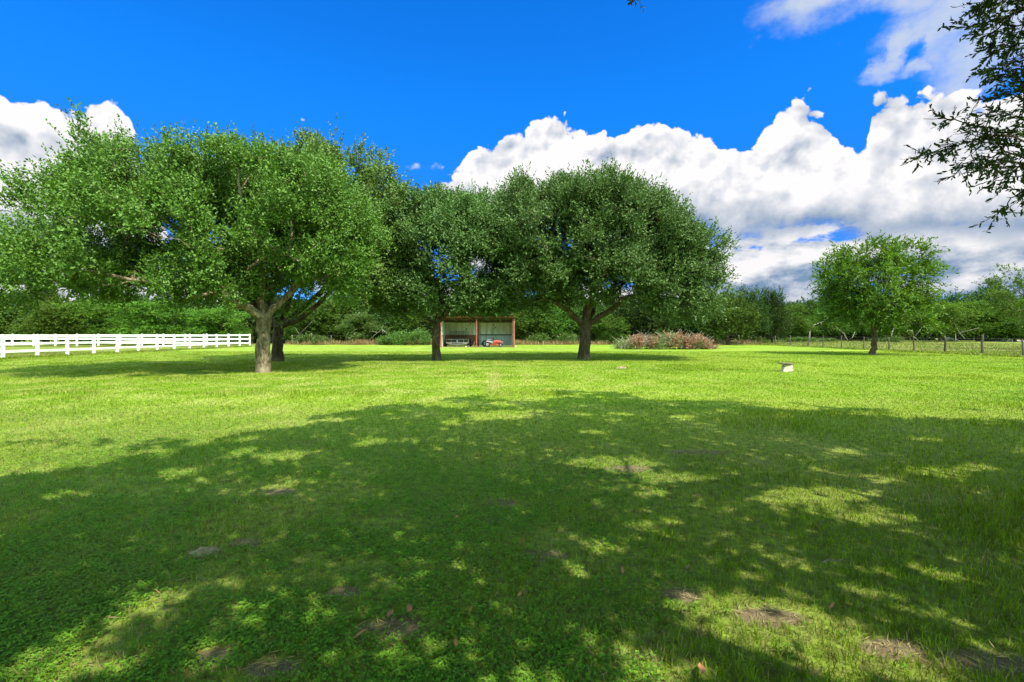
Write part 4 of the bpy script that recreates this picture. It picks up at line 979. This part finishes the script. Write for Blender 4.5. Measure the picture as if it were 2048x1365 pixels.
def rubble():
    rg=np.random.default_rng(9); d=92
    for i,(px,py,s,lab) in enumerate(((1898,678,1.5,'largest white rubble lump in the right hand pasture below dead limbs'),(1914,681,.7,'small white rubble lump right of the largest one in the pasture'),(1884,681,.6,'small white rubble lump left of the largest one in the pasture'))):
        m=MB()
        m.tube([(-s*.5,0,.1),(-s*.3,0,s*.25),(0,.05,s*.34),(s*.35,0,s*.2),(s*.55,0,.05)],[s*.1,s*.22,s*.26,s*.2,s*.08],7)
        o=m.build('rubble_lump',M['debris']); o.location=(GX(px,d),d,-.05); tag(o,lab,'rubble')
    V=[];Q=[];n=16
    for k in range(n+1):
        t=k/n; h=.55*math.sin(math.pi*t)**.6
        for j,y in enumerate((-1.6,-.4,.8,2.2)): V.append((t*7-3.5,y+rg.normal()*.1,(h*(0,.7,1,0)[j]+rg.normal()*.03)-.03))
    for k in range(n):
        for j in range(3): Q.append((k*4+j,(k+1)*4+j,(k+1)*4+j+1,k*4+j+1))
    o=np_obj('sand_bank',np.array(V),np.array(Q),M['sand'],smooth=True); o.location=(GX(2012,88),88,0); tag(o,'low pale sand bank in the pasture near the right edge','sand bank')
rubble()
def litter():
    rg=np.random.default_rng(2)
    spots=[(783,1240,'brown curled leaf standing on bare earth at the lower middle'),(812,1234,'brown leaf lying right of the curled standing one'),(718,1288,'brown leaf on bare earth nearest the bottom edge'),(1400,1352,'pale brown leaf at the bottom edge in sunlit grass')]
    for px,py,lab in spots:
        d=CH*F/(py-HZ); P=np.zeros((1,3)); a=rg.uniform(0,6.28)
        n=7; V=[];Q=[]
        for i in range(n):
            t=i/(n-1); w=.016*math.sin(math.pi*min(.97,t*.93+.05))
            x=t*.065-.03; z=.02+.02*math.cos(3*t)
            V += [(x,-w,z+.008),(x,0,z),(x,w,z+.008)]
        for i in range(n-1):
            for j in range(2): Q.append((i*3+j,(i+1)*3+j,(i+1)*3+j+1,i*3+j+1))
        o=np_obj('fallen_leaf',np.array(V),np.array(Q),M['deadleaf']); o.location=(GX(px,d),d,.02); o.rotation_euler=(rg.normal()*.3,-.5,a); tag(o,lab,'leaf','fallen leaves in the foreground')
    src=[o for o in bpy.data.objects if o.name.startswith('fallen_leaf')]
    for k in range(16):
        d=1.5*F/(rg.uniform(960,1355)-HZ); x=rg.uniform(-.95,.95)*d
        o=src[k%4].copy(); COL.objects.link(o); o.location=(x,d,.03); o.rotation_euler=(rg.normal()*.4,rg.normal()*.4,rg.uniform(0,6.28)); q=rg.uniform(.4,.7); o.scale=(q,q,q)
        o['label']='small dry brown leaf scattered on the shaded foreground turf'; o['group']='scattered small leaves on the foreground turf'
    for px,py,l,a,lab in ((1668,1140,.16,.1,'short pale twig lying in the shaded grass at the right'),(1195,1030,.10,.4,'tiny grey twig in the clover right of centre')):
        d=CH*F/(py-HZ); m=MB(); m.tube([(-l/2,0,.05),(-l*.1,.02,.058),(l*.2,.0,.052),(l/2,.02,.06)],[.004,.005,.004,.002],6)
        o=m.build('twig',M['bark_grey']); o.location=(GX(px,d),d,0); o.rotation_euler=(0,0,a); tag(o,lab,'twig','twigs on the lawn')
litter()

# ------------------------------------------------------------------ sky, sun, camera
def world():
    def SC(c,f): return scaled(nt,c,f)
    w=bpy.data.worlds.new('World'); scene.world=w; w.use_nodes=True; nt=w.node_tree; nt.nodes.clear()
    out=N(nt,'ShaderNodeOutputWorld'); bg=N(nt,'ShaderNodeBackground'); nt.links.new(bg.outputs[0],out.inputs[0])
    sky=N(nt,'ShaderNodeTexSky'); sky.sky_type='NISHITA'; sky.sun_disc=False
    hl=math.hypot(SUNV[0],SUNV[1]); sky.sun_elevation=math.atan2(1,hl); sky.sun_rotation=math.atan2(-SUNV[0],-SUNV[1]); sky.altitude=30; sky.air_density=1.0; sky.dust_density=.3; sky.ozone_density=2.0
    hs=N(nt,'ShaderNodeHueSaturation'); hs.inputs['Hue'].default_value=SKY_HUE; hs.inputs['Saturation'].default_value=SKY_SAT; hs.inputs['Value'].default_value=SKY_VAL; nt.links.new(sky.outputs[0],hs.inputs['Color'])
    tn=N(nt,'ShaderNodeVectorMath',operation='MULTIPLY'); nt.links.new(hs.outputs[0],tn.inputs[0]); tn.inputs[1].default_value=SKY_TINT; skyc=tn.outputs[0]; sky_node=tn
    tc=N(nt,'ShaderNodeTexCoord'); s=N(nt,'ShaderNodeSeparateXYZ'); nt.links.new(tc.outputs['Generated'],s.inputs[0]); x,y,z=s.outputs
    az=math_(nt,'ARCTAN2',x,y)
    hyp=math_(nt,'SQRT',math_(nt,'ADD',math_(nt,'MULTIPLY',x,x),math_(nt,'MULTIPLY',y,y)))
    e=math_(nt,'DIVIDE',z,math_(nt,'MAXIMUM',hyp,.001))
    u=math_(nt,'MULTIPLY_ADD',az,.5,.5)
    def AE(px,py):
        a=math.atan((px-1024)/F); return a,(HZ-py)/F*math.cos(a)
    def curve(pts,lo=0.0):
        c=N(nt,'ShaderNodeFloatCurve'); m=c.mapping; cv=m.curves[0]
        P=[(min(.999,max(.001,AE(px,py)[0]*.5+.5)),max(0,AE(px,py)[1])) for px,py in pts]
        cv.points[0].location=(0,P[0][1]); cv.points[1].location=(1,P[-1][1])
        for q in P: cv.points.new(*q)
        for p in cv.points: p.handle_type='AUTO'
        m.update(); nt.links.new(u,c.inputs['Value']); return c.outputs[0]
    skyc=mixc(nt,ramp(nt,e,.12,.5),SC(skyc,(1.3,.50,.72)),skyc)
    cb=N(nt,'ShaderNodeCombineXYZ'); nt.links.new(az,cb.inputs[0]); nt.links.new(e,cb.inputs[1]); v=cb.outputs[0]
    def billow(vec,sc):
        vo=N(nt,'ShaderNodeTexVoronoi',feature='F1',voronoi_dimensions='2D'); vo.inputs['Scale'].default_value=sc; vo.inputs['Detail'].default_value=3.4; vo.inputs['Roughness'].default_value=.55
        # bend the cells a little
        nn=N(nt,'ShaderNodeTexNoise',noise_dimensions='2D'); nn.inputs['Scale'].default_value=sc*.8; nn.inputs['Detail'].default_value=4; nt.links.new(vec,nn.inputs['Vector'])
        ad=N(nt,'ShaderNodeVectorMath',operation='MULTIPLY_ADD'); nt.links.new(nn.outputs['Color'],ad.inputs[0]); ad.inputs[1].default_value=(.5/sc,.5/sc,0); nt.links.new(vec,ad.inputs[2])
        nt.links.new(ad.outputs[0],vo.inputs['Vector']); return math_(nt,'SUBTRACT',.5,vo.outputs['Distance'])
    def shift(vec,dx,dy):
        n=N(nt,'ShaderNodeVectorMath',operation='ADD'); nt.links.new(vec,n.inputs[0]); n.inputs[1].default_value=(dx,dy,0); return n.outputs[0]
    b1=billow(v,13); b2=billow(shift(v,-.006,.014),13)
    bL=billow(shift(v,3.1,1.7),5.5); bL2=billow(shift(v,3.1-.01,1.7+.035),5.5)
    fb=noise(nt,v,9,5,.6,dim='2D'); fbs=math_(nt,'SUBTRACT',fb,.5)
    top=curve([(-400,235),(-150,185),(-20,200),(50,212),(95,208),(140,206),(180,206),(215,216),(245,240),(275,320),(310,420),(400,560),(700,520),(790,400),(850,368),(900,345),(960,315),(1010,288),(1050,262),(1085,242),(1120,236),(1155,243),(1190,266),(1235,280),(1280,262),(1330,252),(1375,268),(1415,290),(1460,296),(1500,282),(1525,252),(1555,226),(1600,218),(1645,228),(1672,254),(1700,290),(1722,305),(1738,268),(1750,210),(1790,192),(1850,184),(1920,188),(1980,202),(2048,200),(2300,170)])
    bot=curve([(-400,520),(0,480),(150,500),(300,520),(700,500),(850,420),(1000,438),(1200,450),(1400,452),(1500,462),(1600,455),(1800,458),(2048,465),(2300,465)])
    t=math_(nt,'SUBTRACT',math_(nt,'MULTIPLY_ADD',bL,.030,math_(nt,'MULTIPLY_ADD',b1,.050,math_(nt,'MULTIPLY_ADD',fbs,.035,top))),math_(nt,'ADD',e,-.034))
    aT=ramp(nt,t,0,.008)
    hb=math_(nt,'SUBTRACT',math_(nt,'MULTIPLY_ADD',fbs,.07,e),bot)
    aB=ramp(nt,hb,-.035,.02)
    aA=math_(nt,'MULTIPLY',aT,aB)
    rel=math_(nt,'MULTIPLY_ADD',math_(nt,'SUBTRACT',bL,bL2),1.3,math_(nt,'MULTIPLY',math_(nt,'SUBTRACT',b1,b2),.75))           # side of a billow that faces up, towards the light
    thick=ramp(nt,t,0,.13)                   # depth under the cloud top
    lit=math_(nt,'ADD',ramp(nt,hb,-.02,.085),math_(nt,'MULTIPLY',math_(nt,'MULTIPLY',rel,.85),ramp(nt,hb,.0,.09)))
    lit=math_(nt,'ADD',lit,math_(nt,'MULTIPLY',math_(nt,'MULTIPLY',fbs,thick),.8),None,True)
    colA=mixc(nt,lit,(.21,.33,.50),(1.03,1.01,1.02))
    # lower broken layers
    v2=scaled(nt,v,(1,2.1,1)); f2=noise(nt,v2,5.5,6,.58,dim='2D'); f2b=noise(nt,shift(v2,-.01,.06),5.5,6,.58,dim='2D')
    cov=curve([(-400,400),(0,400),(260,440),(500,540),(900,480),(1300,430),(1420,450),(1480,430),(1600,405),(1900,400),(2300,400)])
    reg=ramp(nt,math_(nt,'SUBTRACT',cov,e),-.02,.06)
    low=ramp(nt,e,.02,.16,1.0,0)
    aL=math_(nt,'MULTIPLY',ramp(nt,math_(nt,'MULTIPLY_ADD',low,.10,f2),.425,.50),reg)
    litL=math_(nt,'MULTIPLY_ADD',math_(nt,'SUBTRACT',f2,f2b),4.0,.50,True)
    colL=mixc(nt,litL,(.22,.34,.52),(1.0,.98,.99))
    # thin high cloud, upper right
    v3n=N(nt,'ShaderNodeMapping'); v3n.inputs['Rotation'].default_value=(0,0,.5); v3n.inputs['Scale'].default_value=(1,1.9,1); nt.links.new(v,v3n.inputs['Vector'])
    f3=noise(nt,v3n.outputs[0],4.2,5,.55,dim='2D')
    rg1=ramp(nt,az,.44,.62); rg2=ramp(nt,e,.34,.47)
    # two small puffs right of the front oak
    def puff(px,py,rx,ry):
        a,ee=AE(px,py); X=math_(nt,'DIVIDE',math_(nt,'SUBTRACT',az,a),rx/F*.8); Y=math_(nt,'DIVIDE',math_(nt,'SUBTRACT',e,ee),ry/F)
        q=math_(nt,'SUBTRACT',1,math_(nt,'ADD',math_(nt,'MULTIPLY',X,X),math_(nt,'MULTIPLY',Y,Y))); return ramp(nt,math_(nt,'MULTIPLY_ADD',b1,1.3,math_(nt,'MULTIPLY_ADD',fbs,2.2,q)),.1,.9)
    wn=N(nt,'ShaderNodeTexNoise',noise_dimensions='2D'); wn.inputs['Scale'].default_value=5; wn.inputs['Detail'].default_value=6; wn.inputs['Roughness'].default_value=.6; nt.links.new(v,wn.inputs['Vector'])
    wa=N(nt,'ShaderNodeVectorMath',operation='MULTIPLY_ADD'); nt.links.new(wn.outputs['Color'],wa.inputs[0]); wa.inputs[1].default_value=(.16,.16,0); nt.links.new(shift(v,-.08,-.08),wa.inputs[2])
    ws=N(nt,'ShaderNodeSeparateXYZ'); nt.links.new(wa.outputs[0],ws.inputs[0]); waz,we=ws.outputs[0],ws.outputs[1]
    def ell(px,py,rx,ry):
        a,ee=AE(px,py); X=math_(nt,'MULTIPLY',math_(nt,'SUBTRACT',waz,a),F/(rx*.62)); Y=math_(nt,'MULTIPLY',math_(nt,'SUBTRACT',we,ee),F/(ry*.80))
        return math_(nt,'SUBTRACT',1,math_(nt,'ADD',math_(nt,'MULTIPLY',X,X),math_(nt,'MULTIPLY',Y,Y)))
    q=None
    for p in ((1690,-15,110,45),(1790,-10,110,60),(1860,30,120,70),(1960,70,110,75),(1790,75,40,55),(1765,118,42,26),(1845,118,60,20),(1900,-80,300,70)):
        E=ell(*p); q=E if q is None else math_(nt,'MAXIMUM',q,E)
    q=math_(nt,'SUBTRACT',q,math_(nt,'MAXIMUM',math_(nt,'MULTIPLY',ell(1832,85,38,32),1.4),0))
    f3b=math_(nt,'SUBTRACT',f3,.5)
    aC=math_(nt,'MULTIPLY',ramp(nt,math_(nt,'MULTIPLY_ADD',f3b,3.0,math_(nt,'MULTIPLY_ADD',fbs,2.6,math_(nt,'MAXIMUM',q,-3))),-.9,1.3),.9)
    pf=math_(nt,'MULTIPLY',math_(nt,'MAXIMUM',math_(nt,'MAXIMUM',puff(850,338,62,18),puff(905,352,30,12)),puff(605,240,9,5)),.85)
    K=CLOUD_K
    def sc(c):
        n=N(nt,'ShaderNodeVectorMath',operation='SCALE'); nt.links.new(c,n.inputs[0]); n.inputs['Scale'].default_value=K; return n.outputs[0]
    c=mixc(nt,aC,skyc,tuple(h*K for h in (.66,.74,.85)))
    c=mixc(nt,aL,c,sc(colL)); c=mixc(nt,pf,c,tuple(q*K for q in (.95,.96,.98))); c=mixc(nt,aA,c,sc(colA))
    # unseen bright cloud added overhead and behind the viewer to fill the shade
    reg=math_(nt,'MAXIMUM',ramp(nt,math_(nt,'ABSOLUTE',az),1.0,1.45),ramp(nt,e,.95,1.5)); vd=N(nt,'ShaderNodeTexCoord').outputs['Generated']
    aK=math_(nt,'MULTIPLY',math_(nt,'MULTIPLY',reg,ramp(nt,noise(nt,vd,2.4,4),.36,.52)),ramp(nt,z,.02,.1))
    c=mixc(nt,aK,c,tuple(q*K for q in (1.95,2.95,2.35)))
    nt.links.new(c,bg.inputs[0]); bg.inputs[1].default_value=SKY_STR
EXPO=1.5; SKY_STR=.11; SKY_HUE=.5; SKY_SAT=1.3; SKY_VAL=1.0; SKY_TINT=(.06,.53,.93)
CLOUD_K=.98/(2**EXPO)/SKY_STR
world()
sl=bpy.data.lights.new('sun','SUN'); sl.energy=3.8; sl.angle=math.radians(.53); sl.color=(1,.93,.78)
so=bpy.data.objects.new('sun',sl); COL.objects.link(so); so.rotation_euler=Vector(SUNV).to_track_quat('-Z','Y').to_euler(); so.location=(15,-20,40)
cam=bpy.data.cameras.new('camera'); co=bpy.data.objects.new('camera',cam); COL.objects.link(co)
cam.sensor_width=36; cam.lens=36*F/2048; cam.shift_y=-(682.5-HZ)/2048; cam.clip_end=8000; cam.clip_start=.05
co.location=(0,0,CH); co.rotation_euler=(math.pi/2,0,0); scene.camera=co
scene.world.cycles.sampling_method='MANUAL'; scene.world.cycles.sample_map_resolution=512
scene.cycles.max_bounces=5; scene.cycles.diffuse_bounces=3; scene.cycles.transmission_bounces=3; scene.cycles.glossy_bounces=1
scene.render.resolution_x=1024; scene.render.resolution_y=682
scene.view_settings.view_transform='Standard'; scene.view_settings.look='None'; scene.view_settings.exposure=EXPO; scene.view_settings.gamma=1
